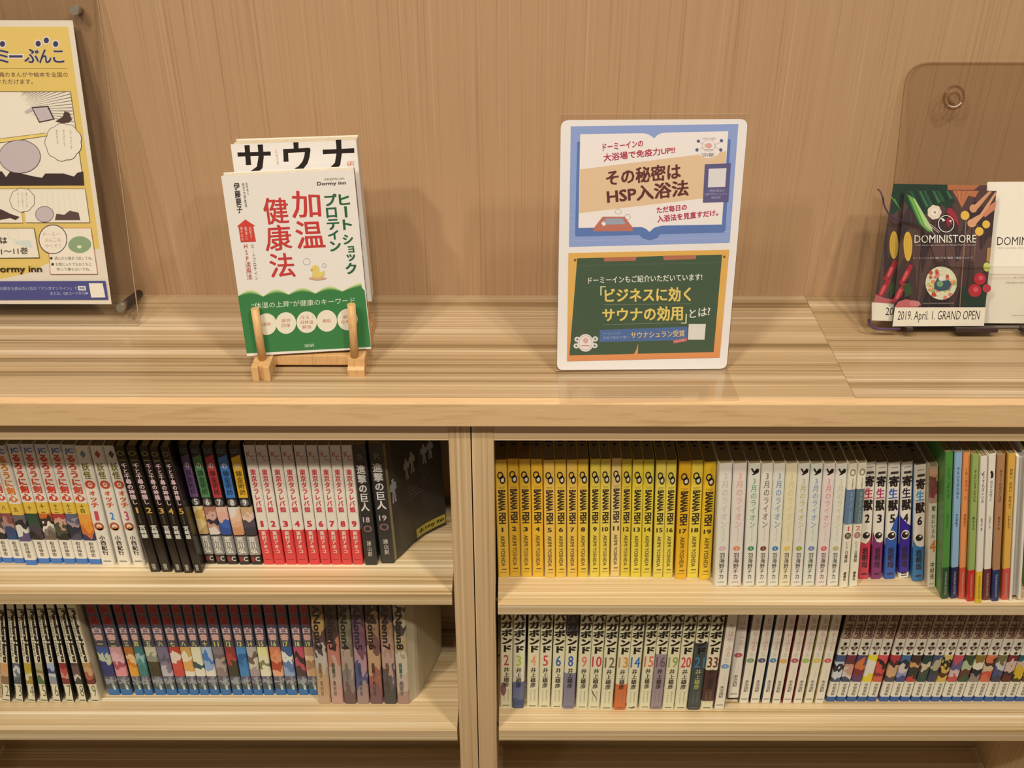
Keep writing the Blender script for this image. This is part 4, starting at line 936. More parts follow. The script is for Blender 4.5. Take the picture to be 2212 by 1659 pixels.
c_ = s5(1712, 440); p.ell(c_[0], c_[1], 27, 24, '#ecdcc8')
p.ring(c_[0], c_[1] - 3, 15, 13, 1.0, '#c8a898'); p.ell(c_[0], c_[1] - 3, 7, 6, '#dca088')
p.line([(c_[0] - 9, c_[1] + 6), (c_[0] + 9, c_[1] + 6)], 1.5, '#7c6c78')
for q in ((1600, 375), (1850, 370), (1585, 470), (1843, 470)): e = s5(*q); p.ell(e[0], e[1], 3.6, 3.6, '#56607c')
p.line(mp(s5, (1620, 390), (1680, 420)), .7, '#a49484'); p.line(mp(s5, (1830, 390), (1765, 420)), .7, '#a49484'); p.line(mp(s5, (1620, 460), (1675, 435)), .7, '#a49484'); p.line(mp(s5, (1825, 460), (1770, 435)), .7, '#a49484')
p.text('日本を健康に', mp(s5, (1630, 500), (1790, 500), (1770, 545), (1650, 545)), '#5c5060', bold=0.0)
p.text('HSPの入浴法', mp(s5, (1650, 335), (1780, 335), (1790, 358), (1640, 358)), '#a08c80', bold=0.0)
p.poly(mp(s5, (1670, 625), (1952, 615), (1925, 1033), (1648, 1043)), '#605878')
p.poly(mp(s5, (1712, 675), (1905, 668), (1890, 870), (1702, 877)), '#dcd0c0')
for k, t_ in enumerate(('一般社団法人', 'HSPプロジェクト', '研究所')):
    w_ = (100, 120, 50)[k]; y_ = 900 + 38 * k
    p.text(t_, mp(s5, (1790 - w_, y_), (1790 + w_, y_ - 5), (1790 + w_, y_ + 22), (1790 - w_, y_ + 27)), '#b4a8b4', bold=0.0)
p.done('institute_logo', cd_)
p = Print(sh, 0.0006)
RD, BR_ = '#b83448', '#66302c'
p.text('ドーミーインの', mp(s5, (560, 402), (1000, 362), (1000, 432), (562, 482)), RD, bold=0.03)
p.text('大浴場で免疫力UP!!', mp(s5, (566, 512), (1345, 428), (1345, 505), (572, 598)), RD, bold=0.03)
p.text('その秘密は', mp(s5, (595, 692), (1408, 608), (1410, 785), (600, 862)), BR_, bold=0.045)
p.text('HSP入浴法', mp(s5, (600, 893), (1492, 790), (1495, 965), (612, 1058)), BR_, bold=0.045)
p.text('ただ毎日の', mp(s5, (1145, 1090), (1475, 1055), (1475, 1120), (1150, 1160)), RD, bold=0.04)
p.text('入浴法を見直すだけ。', mp(s5, (1152, 1182), (1815, 1115), (1815, 1182), (1156, 1258)), RD, bold=0.04)
p.done('upper_lettering', cd_)
p = Print(sh, 0.0006)
OR = grad_mat('ink_orange_fade', '#d8824e', '#dfa850', 0.005, 0.065)
p.poly(mp(s6, (190, 130), (1935, 95), (1830, 1265), (175, 1305)), OR)
p.poly(mp(s6, (570, 180), (930, 170), (920, 225), (580, 228)), '#b06c4c'); p.poly(mp(s6, (1215, 160), (1575, 152), (1570, 205), (1225, 212)), '#b06c4c')
p.ell(*s6(262, 208), 3, 3, '#7c5c34'); p.ell(*s6(1880, 172), 3, 3, '#7c5c34')
p.poly(mp(s6, (285, 187), (570, 180), (582, 222), (918, 215), (930, 172), (1215, 162), (1226, 208), (1568, 198), (1578, 155), (1857, 148), (1765, 1205), (942, 1223), (947, 1115), (925, 1180), (900, 1225), (200, 1242)), '#47563d')
p.poly(mp(s6, (292, 260), (1848, 222), (1846, 240), (291, 278)), '#4e5c44')
p.poly(mp(s6, (530, 965), (1480, 930), (1478, 1075), (524, 1096)), '#52688c')
p.poly(mp(s6, (1325, 1078), (1470, 1052), (1475, 1085), (1330, 1112)), '#cc6458')
p.line(mp(s6, (575, 692), (1518, 680)), .7, '#8c9068'); p.line(mp(s6, (565, 908), (1430, 885)), .7, '#8c9068')
p.poly(mp(s6, (1495, 900), (1680, 900), (1665, 1070), (1485, 1070)), '#dcd0b8')
p.done('blackboard_picture', cd_)
p = Print(sh, 0.0006)
c_ = s6(375, 1105)
for q in ((285, 1067), (480, 1062), (275, 1138), (475, 1135)):
    e = s6(*q); p.ell(e[0], e[1], 6, 5.6, '#dccfb8'); p.ell(e[0], e[1], 2.2, 2.2, '#5c6454')
p.ell(c_[0], c_[1], 17, 19, '#e4d4be'); p.ring(c_[0], c_[1], 14.5, 16, 1.0, '#a88c80'); p.ell(c_[0], c_[1] - 5, 6, 6, '#d8a090'); p.line([(c_[0] - 8, c_[1] + 6), (c_[0] + 8, c_[1] + 6)], 1.6, '#b4483c')
p.done('round_emblem', cd_)
p = Print(sh, 0.0006)
WH, YE = '#e2dabc', '#e2c060'
p.text('ドーミーインもご紹介いただいています!', mp(s6, (400, 390), (1640, 350), (1640, 428), (405, 465)), WH, bold=0.02)
p.text('「', mp(s6, (535, 490), (595, 490), (595, 590), (535, 590)), '#cfcd90', bold=0.0)
p.text('ビジネスに効く', mp(s6, (580, 515), (1520, 495), (1518, 655), (585, 668)), YE, bold=0.045)
p.text('サウナの効用', mp(s6, (555, 728), (1432, 700), (1430, 862), (560, 878)), YE, bold=0.045)
p.text('」', mp(s6, (1415, 790), (1475, 790), (1470, 895), (1412, 895)), '#cfcd90', bold=0.0)
p.text('とは?', mp(s6, (1502, 745), (1728, 710), (1725, 805), (1502, 838)), WH, bold=0.02)
p.text('サウナシュラン受賞', mp(s6, (865, 985), (1450, 965), (1450, 1036), (865, 1060)), '#d4b47c', bold=0.035)
p.text('ドーミーインは', mp(s6, (570, 992), (750, 985), (750, 1012), (570, 1020)), '#a8b0bc', bold=0.0)
p.text('日本で初めて唯一', mp(s6, (570, 1036), (850, 1026), (850, 1056), (570, 1066)), '#a8b0bc', bold=0.0)
p.text('2019年', mp(s6, (1345, 1082), (1450, 1064), (1452, 1080), (1348, 1100)), '#e8c8b8', bold=0.0)
p.done('lower_lettering', cd_)

# ---- two books on a small bamboo easel
def b3(x, y): return (460 + x / 5.72, 270 + y / 5.72)
def b4(x, y): return (460 + x / 5.53, 540 + y / 5.53)
P0 = Vector((-0.2125, 0.9645, EYE - 0.5662))
gs = Sheet(P0, math.tan(0.150), 0.10)
gb = thing('book', 'white paperback with green lower third and red title, front of the bamboo easel', 'book', gs.M)
GT = 0.0150
ol = mp(b3, (100, 630), (1735, 548)) + mp(b4, (1885, 1180), (408, 1268))
plate('front_cover', gs, ol, 0.0004, flat('#eedfc6', .4, .4), gb, front=0.0)
q = [Vector(gs.uv(*k)) for k in ol]
hw = (q[1].x - q[0].x); hh = q[0].y - q[3].y
cxm, czb = (q[2].x + q[3].x) / 2, (q[2].y + q[3].y) / 2
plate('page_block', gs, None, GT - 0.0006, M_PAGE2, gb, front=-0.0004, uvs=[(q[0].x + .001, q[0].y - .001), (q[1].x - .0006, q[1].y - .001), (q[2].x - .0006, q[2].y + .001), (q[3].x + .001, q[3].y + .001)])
plate('back_cover', gs, ol, 0.0004, flat('#e6d8bc', .4, .4), gb, front=-GT)
spv = [(q[1].x, q[1].y), (q[1].x + 0.0004, q[1].y), (q[2].x + 0.0004, q[2].y), (q[2].x, q[2].y)]
plate('spine', gs, None, GT, flat('#e6d8bc', .4, .4), gb, uvs=spv)
xs_ = q[1].x + 0.0006
def spx(t): return q[1].x + (q[2].x - q[1].x) * t + 0.0006
V = [(spx(0), .002, q[1].y - .001), (spx(0), GT - .0015, q[1].y - .001), (spx(.26), GT - .0015, lerp(q[1].y, q[2].y, .26)), (spx(.26), .002, lerp(q[1].y, q[2].y, .26))]
mesh_obj('spine_lettering', V, [(0, 1, 2, 3)], flat('#b03434', .4), gb)
vs, fs = glyphs('健康法', 'V', 0.03)
V = [(spx(lerp(.78, .30, z)) + k, lerp(.003, GT - .003, x), lerp(q[1].y, q[2].y, lerp(.78, .30, z))) for x, z, k in vs]
mesh_obj('spine_lettering', V, fs, flat('#5c3c34', .4), gb)
p = Print(gs)
def scal(dy, top):
    vx = [(300, 548), (600, 553), (905, 530), (1225, 518), (1545, 492), (1805, 458)]
    out = []
    for (xa, ya), (xb_, yb_) in zip(vx, vx[1:]):
        for k in range(9 if (xb_ != 1805) else 8):
            t = k / 8; out.append((lerp(xa, xb_, t), lerp(ya, yb_, t) + dy - top * math.sin(math.pi * t if xb_ != 1805 else math.pi * t * 0.55)))
    return out
FR = grad_mat('ink_green_fade', '#6c9c4c', '#d4d498', -0.0001, 0.0001)
for k, (dy, top, col) in enumerate(((0, 78, '#dcdcac'), (1, 68, '#c4cf88'), (2, 56, '#a0b868'), (4, 46, '#6c9a50'), (6, 36, '#3f7c44'))):
    p.poly(mp(b4, *(scal(dy, top) + [(1812, 600), (330, 650)])), col)
p.poly(mp(b4, *(scal(9, 28) + [(1812, 485), (1885, 1150), (1880, 1158), (404, 1236)])), '#3c7a40')
for k, (cx, cy) in enumerate(((640, 886), (872, 872), (1120, 862), (1360, 846), (1607, 830))):
    e = b4(cx, cy); p.ell(e[0], e[1], 22, 23.4, '#ecdcb8')
p.done('green_band', gb)
p = Print(gs)
p.text('“体温の上昇”が健康のキーワード', mp(b4, (460, 632), (1692, 562), (1695, 636), (466, 702)), '#e4e0bc', bold=0.01)
for k, (cx, cy, t_) in enumerate(((640, 886, ('温熱',)), (872, 872, ('疲労', '回復')), (1120, 862, ('冷え・', '低体温', '解消')), (1360, 846, ('美肌',)), (1607, 830, ('病気', 'の予防')))):
    for j, tt in enumerate(t_):
        y_ = cy + (j - (len(t_) - 1) / 2) * 58; w_ = 26 * len(tt)
        p.text(tt, mp(b4, (cx - w_, y_ - 20), (cx + w_, y_ - 23), (cx + w_, y_ + 19), (cx - w_, y_ + 22)), '#c46848', bold=0.0)
p.text('法研', mp(b4, (1090, 1125), (1208, 1118), (1210, 1155), (1092, 1162)), '#cfd8b0', bold=0.02)
p.done('band_lettering', gb)
p = Print(gs)
RT, GN = '#c83c34', '#28603a'
for ch, f, a in (('加', b3, (962, 808, 1318, 826, 1340, 1135, 985, 1152)), ('温', b3, (1008, 1188, 1338, 1178, 1395, 1512, 1038, 1530)), ('健', b3, (602, 900, 918, 895, 946, 1208, 650, 1232))):
    p.text(ch, mp(f, (a[0], a[1]), (a[2], a[3]), (a[4], a[5]), (a[6], a[7])), RT, bold=0.022)
p.text('康', mp(b3, (650, 1240), (950, 1225), (985, 1535), (655, 1560)), RT, bold=0.022)
p.text('法', mp(b4, (665, 42), (950, 30), (992, 318), (688, 332)), RT, bold=0.022)
for ch, a in (('ヒ', (1555, 852, 1690, 985)), ('｜', (1622, 1005, 1658, 1140)), ('ト', (1605, 1165, 1718, 1290)), ('シ', (1605, 1352, 1732, 1470)), ('ョ', (1668, 1495, 1745, 1575)),
              ('プ', (1378, 850, 1530, 998)), ('ロ', (1400, 1018, 1530, 1142)), ('テ', (1408, 1160, 1562, 1292)), ('イ', (1422, 1300, 1555, 1412)), ('ン', (1445, 1432, 1580, 1556))):
    sl = 6
    if ch == '｜': p.poly(mp(b3, (a[0] - 2, a[1]), (a[2] - 6, a[1] - 3), (a[2] + 6, a[3] - 3), (a[0] + 10, a[3])), GN); continue
    p.text(ch, mp(b3, (a[0] - sl, a[1] + 4), (a[2] - sl, a[1] - 4), (a[2] + sl, a[3] - 4), (a[0] + sl, a[3] + 4)), GN, bold=0.05)
for ch, a in (('ッ', (1598, 48, 1702, 130)), ('ク', (1585, 152, 1715, 285))):
    p.text(ch, mp(b4, (a[0] - 6, a[1]), (a[2] - 6, a[1]), (a[2] + 6, a[3]), (a[0] + 6, a[3])), GN, bold=0.05)
p.done('title_lettering', gb)
p = Print(gs)
p.text('伊藤要子', mp(b3, (252, 712), (325, 706), (368, 1082), (296, 1088)), '#302820', 'V', 0.02)
p.text('修文大学教授', mp(b3, (356, 712), (386, 710), (425, 1010), (395, 1014)), '#7c7060', 'V', 0.0)
p.text('医学博士', mp(b3, (402, 712), (424, 710), (446, 856), (424, 858)), '#7c7060', 'V', 0.0)
p.done('author_lettering', gb)
p = Print(gs)
p.poly(mp(b3, (300, 1250), (400, 1165), (520, 1243), (496, 1246), (530, 1436), (345, 1446), (316, 1256)), '#d04434')
for k, t_ in enumerate(('自宅で', '簡単に', '増やせる')):
    x_ = 455 - 55 * k; p.text(t_, mp(b3, (x_ - 12, 1258), (x_ + 18, 1256), (x_ + 36, 1400 + 12 * k), (x_ + 6, 1402 + 12 * k)), '#e8ccb0', 'V', 0.0)
p.text('HSP活用法', [b3(370, 1470), b3(432, 1466), b4(472, 348), b4(408, 354)], '#c0503c', 'V', 0.01)
p.text('ヒートプロテイン', [b3(468, 1470), b3(510, 1466), b4(540, 350), b4(505, 354)], '#84705c', 'V', 0.0)
p.done('red_house_lettering', gb)
p = Print(gs)
p.text('PREMIUM', mp(b3, (1380, 655), (1618, 645), (1620, 672), (1382, 682)), '#a89c80', 'H', 0.0)
p.text('Dormy inn', mp(b3, (1285, 702), (1642, 690), (1645, 742), (1288, 756)), '#403830', 'H', 0.02)
p.done('hotel_logo', gb)
p = Print(gs)
YD = '#e4c868'
e = b4(1250, 335); p.ell(e[0], e[1], 19, 4, '#d8a878')
p.poly(mp(b4, (1190, 270), (1240, 250), (1290, 262), (1335, 240), (1330, 290), (1290, 325), (1220, 328), (1185, 300)), YD)
e = b4(1222, 222); p.ell(e[0], e[1], 8.5, 8.5, YD)
p.poly(mp(b4, (1165, 232), (1192, 225), (1195, 245), (1175, 248)), '#d89048')
e = b4(1218, 215); p.ell(e[0], e[1], 0.9, 0.9, '#4c3c28')
for cx, cy, r_ in ((1118, 135, 7.5), (1330, 180, 4.5)): e = b4(cx, cy); p.ring(e[0], e[1], r_, r_, .7, '#a8a498')
p.done('bath_duck_drawing', gb)

# the book behind it
P1 = at_y(770, 700, 0.9995)
bs = Sheet(Vector((-0.2, 0.992, CT + 0.046)), math.tan(0.165), 0.06)
bb = thing('book', 'white book with thick black brush title, standing taller behind the green-banded paperback', 'book', bs.M)
BT = 0.031
o3 = [(498, 312), (768.5, 303), (802, 651), (545, 662)]
q = [Vector(bs.uv(*k)) for k in o3]
plate('front_cover', bs, o3, 0.0005, flat('#eedfc8', .42, .3), bb)
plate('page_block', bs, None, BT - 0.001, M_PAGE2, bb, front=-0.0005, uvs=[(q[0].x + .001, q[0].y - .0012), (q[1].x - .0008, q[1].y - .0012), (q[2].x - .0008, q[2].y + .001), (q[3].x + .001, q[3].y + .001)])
plate('back_cover', bs, o3, 0.0005, flat('#e4d4b4', .42, .3), bb, front=-(BT - 0.0005))
plate('spine', bs, None, BT, flat('#dfcfb0', .42, .3), bb, uvs=[(q[1].x, q[1].y), (q[1].x + 0.0005, q[1].y), (q[2].x + 0.0005, q[2].y), (q[2].x, q[2].y)])
p = Print(bs)
p.text('サ', mp(b3, (295, 250), (706, 238), (735, 610), (325, 625)), '#1c1410', bold=0.05)
p.text('ウ', mp(b3, (862, 222), (1200, 205), (1225, 600), (880, 615)), '#1c1410', bold=0.05)
p.text('ナ', mp(b3, (1348, 190), (1738, 172), (1762, 585), (1372, 605)), '#1c1410', bold=0.05)
p.text('人生を', mp(b3, (762, 290), (795, 288), (822, 492), (788, 496)), '#c06c5c', 'V', 0.0)
p.text('術', mp(b3, (1650, 447), (1745, 440), (1752, 520), (1656, 528)), '#cc6c48', bold=0.01)
p.done('title_lettering', bb)

es = thing('book_easel', 'small bamboo book easel with two front dowels and square feet', 'book stand', Matrix.Translation((-0.21, 0.94, CT)))
es_i = es.matrix_world.inverted()
def eb(name, x0, x1, y0, y1, z0, z1, bev=0.0008):
    bm = box_data(x0, x1, y0, y1, z0, z1, bev)
    bmesh.ops.transform(bm, matrix=es_i, verts=bm.verts)
    return bm_obj(name, bm, M_BAMBOO, es)
def ec(name, p0, p1, r_, seg=18, r2=None):
    a, b = es_i @ Vector(p0), es_i @ Vector(p1)
    return cyl(name, a, b, r_, M_BAMBOO, es, seg, r2)
fl_ = [at_z(545 + 1, 824, CT), at_z(585, 824, CT)]
fx0, fx1, fy = fl_[0].x, fl_[1].x, fl_[0].y
g_ = [at_z(752, 813.5, CT), at_z(788, 813.5, CT)]
gx0, gx1, gy = g_[0].x, g_[1].x, g_[0].y
zt = CT + 0.0172
FT_H = 0.0172
# left foot: fork with a slot in its end
xm0, xm1 = lerp(fx0, fx1, .38), lerp(fx0, fx1, .62)
eb('foot', fx0, xm0, fy, fy + 0.112, CT, zt); eb('foot', xm1, fx1, fy, fy + 0.112, CT, zt); eb('foot', xm0 - .0003, xm1 + .0003, fy + 0.004, fy + 0.112, CT + .0001, zt - .0002)
# right foot: notched front
V = [(gy, 0), (gy, .0075), (gy + .003, .0105), (gy + .0055, .0095), (gy + .0065, .0172), (gy + .105, .0172), (gy + .105, 0)]
vv = [es_i @ Vector((gx0, y, CT + z)) for y, z in V] + [es_i @ Vector((gx1, y, CT + z)) for y, z in V]
n = len(V)
mesh_obj('foot', vv, [tuple(range(n)), tuple(reversed(range(n, 2 * n)))] + [(i, i + n, (i + 1) % n + n, (i + 1) % n) for i in range(n)], M_BAMBOO, es)
for (xb_, yb_, xt_, yt_) in ((567, 776, 550.5, 666), (766, 771, 758.8, 657)):
    A_ = at_z(xb_, yb_, zt); B_ = at_y(xt_, yt_, A_.y + 0.008)
    ec('front_dowel', A_ - Vector((0, 0, 0.002)), B_, 0.0043)
y_r = 0.9735
eb('crossbar', fx1 - 0.001, gx0 + 0.001, y_r - 0.010, y_r - 0.002, CT + 0.004, CT + 0.0155)
for x in ((fx0 + fx1) / 2, (gx0 + gx1) / 2):
    ec('back_post', (x, fy + 0.105, zt - 0.003), (x, fy + 0.126, CT + 0.115), 0.0042)
eb('back_ledge', fx0 + 0.002, gx1 - 0.002, 0.992, 1.028, CT + 0.033, CT + 0.0425)
for x in ((fx0 + fx1) / 2 + 0.012, (gx0 + gx1) / 2 - 0.012): eb('ledge_leg', x - .004, x + .004, 1.000, 1.010, CT, CT + 0.033)

# ---- left: poster in an acrylic stand with bolts
PP = Vector((-0.425, 1.0555, CT + 0.0005))
ps = Sheet(PP, 0.2, 0.0)
pst = thing('poster_stand', 'tall clear acrylic poster stand with steel bolts, leaning against the wall at the left', 'poster stand', ps.M)
u1 = ps.uv(300, 699)[0]; zt_ = 0.372
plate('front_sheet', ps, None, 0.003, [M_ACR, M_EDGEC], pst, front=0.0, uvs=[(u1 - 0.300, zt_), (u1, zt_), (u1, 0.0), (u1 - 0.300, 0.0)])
plate('back_sheet', ps, None, 0.002, [M_ACRC, M_ACRE], pst, front=-0.0042, uvs=[(u1 - 0.300, zt_), (u1 - .0006, zt_), (u1 - .0006, 0.0), (u1 - 0.300, 0.0)])
bt = ps.uv(163, 22); bb_ = ps.uv(262, 663)
for (bx_, bz_, ln) in ((bt[0], bt[1], 0.0045), (bt[0] - 0.215, bt[1], 0.0045), (bb_[0], bb_[1], 0.058), (bb_[0] - 0.235, bb_[1], 0.058)):
    cyl('bolt', (bx_, -0.004, bz_), (bx_, 0.0075 + (0.002 if ln < .01 else 0), bz_), 0.0046, M_STEEL, pst, 20)
    if ln > 0.01:
        leg = cyl('rear_leg', (bx_, 0.0066, bz_ - .001), (bx_, 0.060, bz_ - 0.002), 0.0050, M_RUBBER, pst, 16)
ILLK[0] = 0.84
po = thing('poster', 'yellow and white poster with a comic strip and navy foot, in the acrylic stand', 'poster', ps.M)
# sheet of paper sits between the two acrylic sheets
FD = -0.0033
def pu(x, y): return ps.uv(x, y, FD)
rx0 = pu(155, 44); rx1 = pu(243, 657)
RX = (rx0[0] + rx1[0]) / 2; PWD = 0.210
plate('paper', ps, None, 0.0002, flat('#f0e4c6', .6), po, front=FD, uvs=[(RX - PWD, rx0[1]), (RX, rx0[1]), (RX, rx1[1]), (RX - PWD, rx1[1])])
def c1(x, y): return (x / 4.608, y / 4.608)
def c2(x, y): return (x / 4.367, 340 + y / 4.367)
def c5(x, y): return (x / 8.295, 60 + y / 8.295)
def c6(x, y): return (x / 8.508, 500 + y / 8.508)
class PPrint(Print):
    pass
_uv = ps.uv
ps.uv = lambda x, y, off=FD: (max(RX - PWD + 0.007, _uv(x, y, off)[0]), _uv(x, y, off)[1])
DKB, YEL, PNK, CRM = '#3c2c28', '#e6c468', '#c0aea4', '#efe2c4'
p = Print(ps, FD)
p.poly([(-400, 57.5), (147, 57.5), (216, 537), (205, 538), (150, 556), (100, 570), (60, 590), (0, 603), (-60, 610), (-400, 612)], YEL)
p.done('yellow_ground', po)
p = Print(ps, FD)
for bd, col in ((0.085, '#f0e4c8'), (0.035, '#3a3a5c')):
    p.text('ド', mp(c5, (-560, 385), (-350, 385), (-335, 635), (-545, 635)), col, bold=bd)
    p.poly(mp(c5, (-325, 468 if bd > .05 else 490), (-70, 468 if bd > .05 else 490), (-70, 555 if bd > .05 else 535), (-325, 555 if bd > .05 else 535)), col)
    p.text('ミ', mp(c5, (-60, 390), (150, 390), (165, 630), (-40, 630)), col, bold=bd)
    p.text('ー', mp(c5, (165, 490), (405, 490), (405, 535), (165, 535)), col, bold=bd) if col != '#f0e4c8' else p.poly(mp(c5, (140, 468), (430, 468), (430, 555), (140, 555)), col)
    p.text('ぶ', mp(c5, (430, 378), (695, 378), (705, 628), (440, 628)), col, bold=bd)
    p.text('ん', mp(c5, (700, 385), (915, 385), (925, 632), (705, 632)), col, bold=bd)
    p.text('こ', mp(c5, (945, 405), (1140, 405), (1155, 625), (955, 625)), col, bold=bd)
    for q_ in ((45, 290), (685, 285), (832, 225), (998, 290)):
        e = c5(*q_); p.ell(e[0], e[1], 5.6 + (bd > .05) * 3, 6.2 + (bd > .05) * 3, col)
p.line(mp(c5, (-3000, 725), (1200, 725)), 1.0, '#b08a44')
p.text('ドーミーでは各種書籍のまんがや絵本を全国の', mp(c5, (-940, 792), (1212, 792), (1222, 882), (-920, 882)), '#7c5c4c', bold=0.0)
p.text('いただけます。', mp(c5, (-60, 920), (585, 920), (590, 1008), (-50, 1008)), '#7c5c4c', bold=0.0)
p.done('title_lettering', po)
p = Print(ps, FD)
p.poly([(-400, 198), (152.5, 198), (181.5, 399.5), (-400, 401)], CRM)
sx, sy = 20, 238
random.seed(5)
for k in range(26):
    a = math.radians(-68 + 78 * k / 25); L0 = 34 + random.random() * 14
    dx, dy = math.cos(a), math.sin(a)
    lim = min((152 + (sy + dy * 120 - 198) * .12 - sx) / max(dx, .05), (198 - sy) / dy if dy < -0.02 else 999)
    if lim > L0: p.poly([(sx + dx * L0, sy + dy * L0), (sx + dx * lim - dy * .9, sy + dy * lim + dx * .9), (sx + dx * lim + dy * .9, sy + dy * lim - dx * .9)], '#8c7c6c')
p.poly([(-400, 303), (0, 300), (100, 287.5), (101, 293), (0, 308), (-400, 312)], YEL)
p.line([(-400, 198), (152.5, 198), (168, 305), (181.5, 399.5), (-400, 401)], 0.9, DKB)
p.line([(0, 299.5), (100, 287)], .8, DKB); p.line([(0, 308.5), (101, 293.5)], .8, DKB)
# an open book, dark bank of hills, grey rounded stone, speech clouds
p.poly(mp(c5, (565, 1420), (868, 1395), (985, 1640), (705, 1700)), DKB); p.poly(mp(c5, (590, 1440), (852, 1420), (955, 1628), (715, 1678)), PNK)
p.poly(mp(c5, (440, 1500), (560, 1425), (600, 1480), (470, 1540)), PNK)
p.poly([(120, 262), (136, 252), (140, 240), (150, 243), (156, 258), (150, 264), (135, 266)], '#4c3830')
p.poly(mp(c2, (-1600, 262), (-1600, 170), (-900, 120), (-500, 180), (-200, 140), (20, 130), (60, 185), (100, 130), (200, 150), (330, 180), (400, 190), (430, 150), (600, 150), (700, 180), (730, 145), (785, 130), (797, 262)), DKB)
p.ell(43, 338, 45.5, 36.5, DKB); p.ell(43, 338, 44.3, 35.3, PNK)
def cloud(cx, cy, rx, ry, n):
    for col, g in ((DKB, 1.0), ('#f0e6cc', 0)):
        pts_ = []
        for k in range(n * 6):
            a = 2 * math.pi * k / (n * 6); s_ = 1 + 0.07 * abs(math.sin(n * a / 2))
            pts_.append((cx + (rx + g) * s_ * math.cos(a), cy + (ry + g) * s_ * math.sin(a)))
        p.poly(pts_, col)
cloud(137.5, 307, 37, 38, 9)
for k, t_ in enumerate(('なんだか', '読んでみたくなる', '気分がする')): x_ = 151 - 15 * k; p.text(t_, [(x_, 280), (x_ + 4, 280), (x_ + 6, 322 - 6 * k), (x_ + 2, 322 - 6 * k)], '#5c5044', 'V', 0.0)
p.done('upper_comic_panel', po)
p = Print(ps, FD)
p.poly([(-400, 407.5), (184.5, 407.5), (194.5, 480.5), (57, 480.5), (53, 452), (47, 460), (50, 481), (-400, 481)], CRM)
p.line([(-400, 407.5), (184.5, 407.5), (194.5, 480.5), (57, 480.5)], .9, DKB); p.line([(50, 481), (-400, 481)], .9, DKB)
for k in range(7): p.line([(92 + 11 * k, 412), (88 + 14 * k, 470)], .5, '#cfc0a4')
cloud(49, 432, 25, 24, 9)
for k, t_ in enumerate(('楽しいね', 'もっと読もう', 'わくわく')): x_ = 56 - 9 * k; p.text(t_, [(x_, 415), (x_ + 3, 415), (x_ + 5, 447), (x_ + 2, 447)], '#6c6050', 'V', 0.0)
p.poly(mp(c2, (520, 590), (535, 530), (610, 540), (660, 500), (745, 520), (760, 590)), '#5c443c')
p.ell(97, 462.5, 20, 17.5, DKB); p.ell(97, 462.5, 19, 16.5, PNK)
p.poly(mp(c2, (-60, 470), (20, 490), (100, 530), (190, 560), (150, 590), (100, 570), (-60, 600)), '#4c3830')
p.done('lower_comic_panel', po)
p = Print(ps, FD)
p.poly([(-120, 492), (75, 492), (86.5, 557), (-110, 558.5)], '#5c5434'); p.poly([(-118.5, 493.2), (73.8, 493.2), (85, 555.6), (-108.5, 557.2)], '#efe6be')
p.ring(29, 506, 12, 12, .8, '#c4c0a4'); p.poly([(30, 520), (66, 518), (72, 536), (34, 527)], '#cfcfba')
p.text('は', mp(c6, (5, 100), (135, 100), (145, 218), (15, 220)), '#3c3424', bold=0.06)
p.text('1～11巻', mp(c6, (20, 300), (520, 282), (530, 410), (30, 428)), '#3c3424', bold=0.03)
p.done('volume_box', po)
p = Print(ps, FD)
p.poly([(102, 492), (197, 492), (211.5, 591.5), (110, 592)], '#f1e6cc')
p.line([(102, 492), (197, 492), (211.5, 591.5), (110, 592)], 1.1, '#b4604c', True)
e = c6(980, 140); p.ell(e[0], e[1], 31, 32, '#40384a'); p.ell(e[0], e[1], 29.2, 30.2, '#f1e6cc')
for k, t_ in enumerate(('ドーミー', 'ぶんこの', 'やくそく')): p.text(t_, mp(c6, (800 + 18 * k, 15 + 108 * k), (1105 + 12 * k, 10 + 108 * k), (1115 + 12 * k, 75 + 108 * k), (812 + 18 * k, 80 + 108 * k)), '#c07468', bold=0.0)
e = c6(1472, 238)
p.poly([(e[0] + 24 * math.cos(a) * (1 + .05 * math.cos(2 * a + .6)), e[1] + 18.3 * math.sin(a)) for a in [2 * math.pi * k / 28 for k in range(28)]], '#8a9c70')
e = c6(1466, 278); p.ell(e[0], e[1], 5, 3.5, '#dcd8a4')
for k, (y_, x_, t_) in enumerate(((488, 1010, '読んだら棚まで戻してね。'), (598, 1030, 'お気に入りでもおうちに'), (690, 1045, '持って帰らないでね。'))):
    if k < 2: e = c6(950 + 25 * k, y_); p.ell(e[0], e[1], 3, 3, '#40342c')
    p.text(t_, mp(c6, (x_, y_ - 32), (1705 - 20 * k, y_ - 32), (1710 - 20 * k, y_ + 30), (x_ + 5, y_ + 30)), '#6c5a50', bold=0.0)
p.done('rules_box', po)
p = Print(ps, FD)
p.text('Dormy inn', mp(c6, (-150, 622), (772, 622), (782, 775), (-140, 785)), '#2c1c14', bold=0.03)
p.done('hotel_logo', po)
p = Print(ps, FD)
p.poly([(-400, 607), (228.5, 606), (234.5, 646.5), (-400, 647)], '#4a4a78')
p.text('この続きも読みたい方は「マンガオンライン」で', mp(c6, (-60, 1012), (1425, 1006), (1430, 1068), (-50, 1076)), '#b0b4c8', bold=0.0)
p.poly(mp(c6, (1436, 996), (1578, 996), (1590, 1078), (1448, 1078)), '#d4d0c8'); p.text('検索', mp(c6, (1460, 1012), (1560, 1012), (1568, 1062), (1468, 1062)), '#4a4a78', bold=0.03)
p.text('または、QRコードから▶', mp(c6, (930, 1104), (1625, 1098), (1635, 1160), (940, 1168)), '#b8bccc', bold=0.0)
p.poly(mp(c6, (1638, 945), (1893, 945), (1945, 1205), (1685, 1208)), '#e6dccc')
p.done('navy_strip', po)
ps.uv = _uv

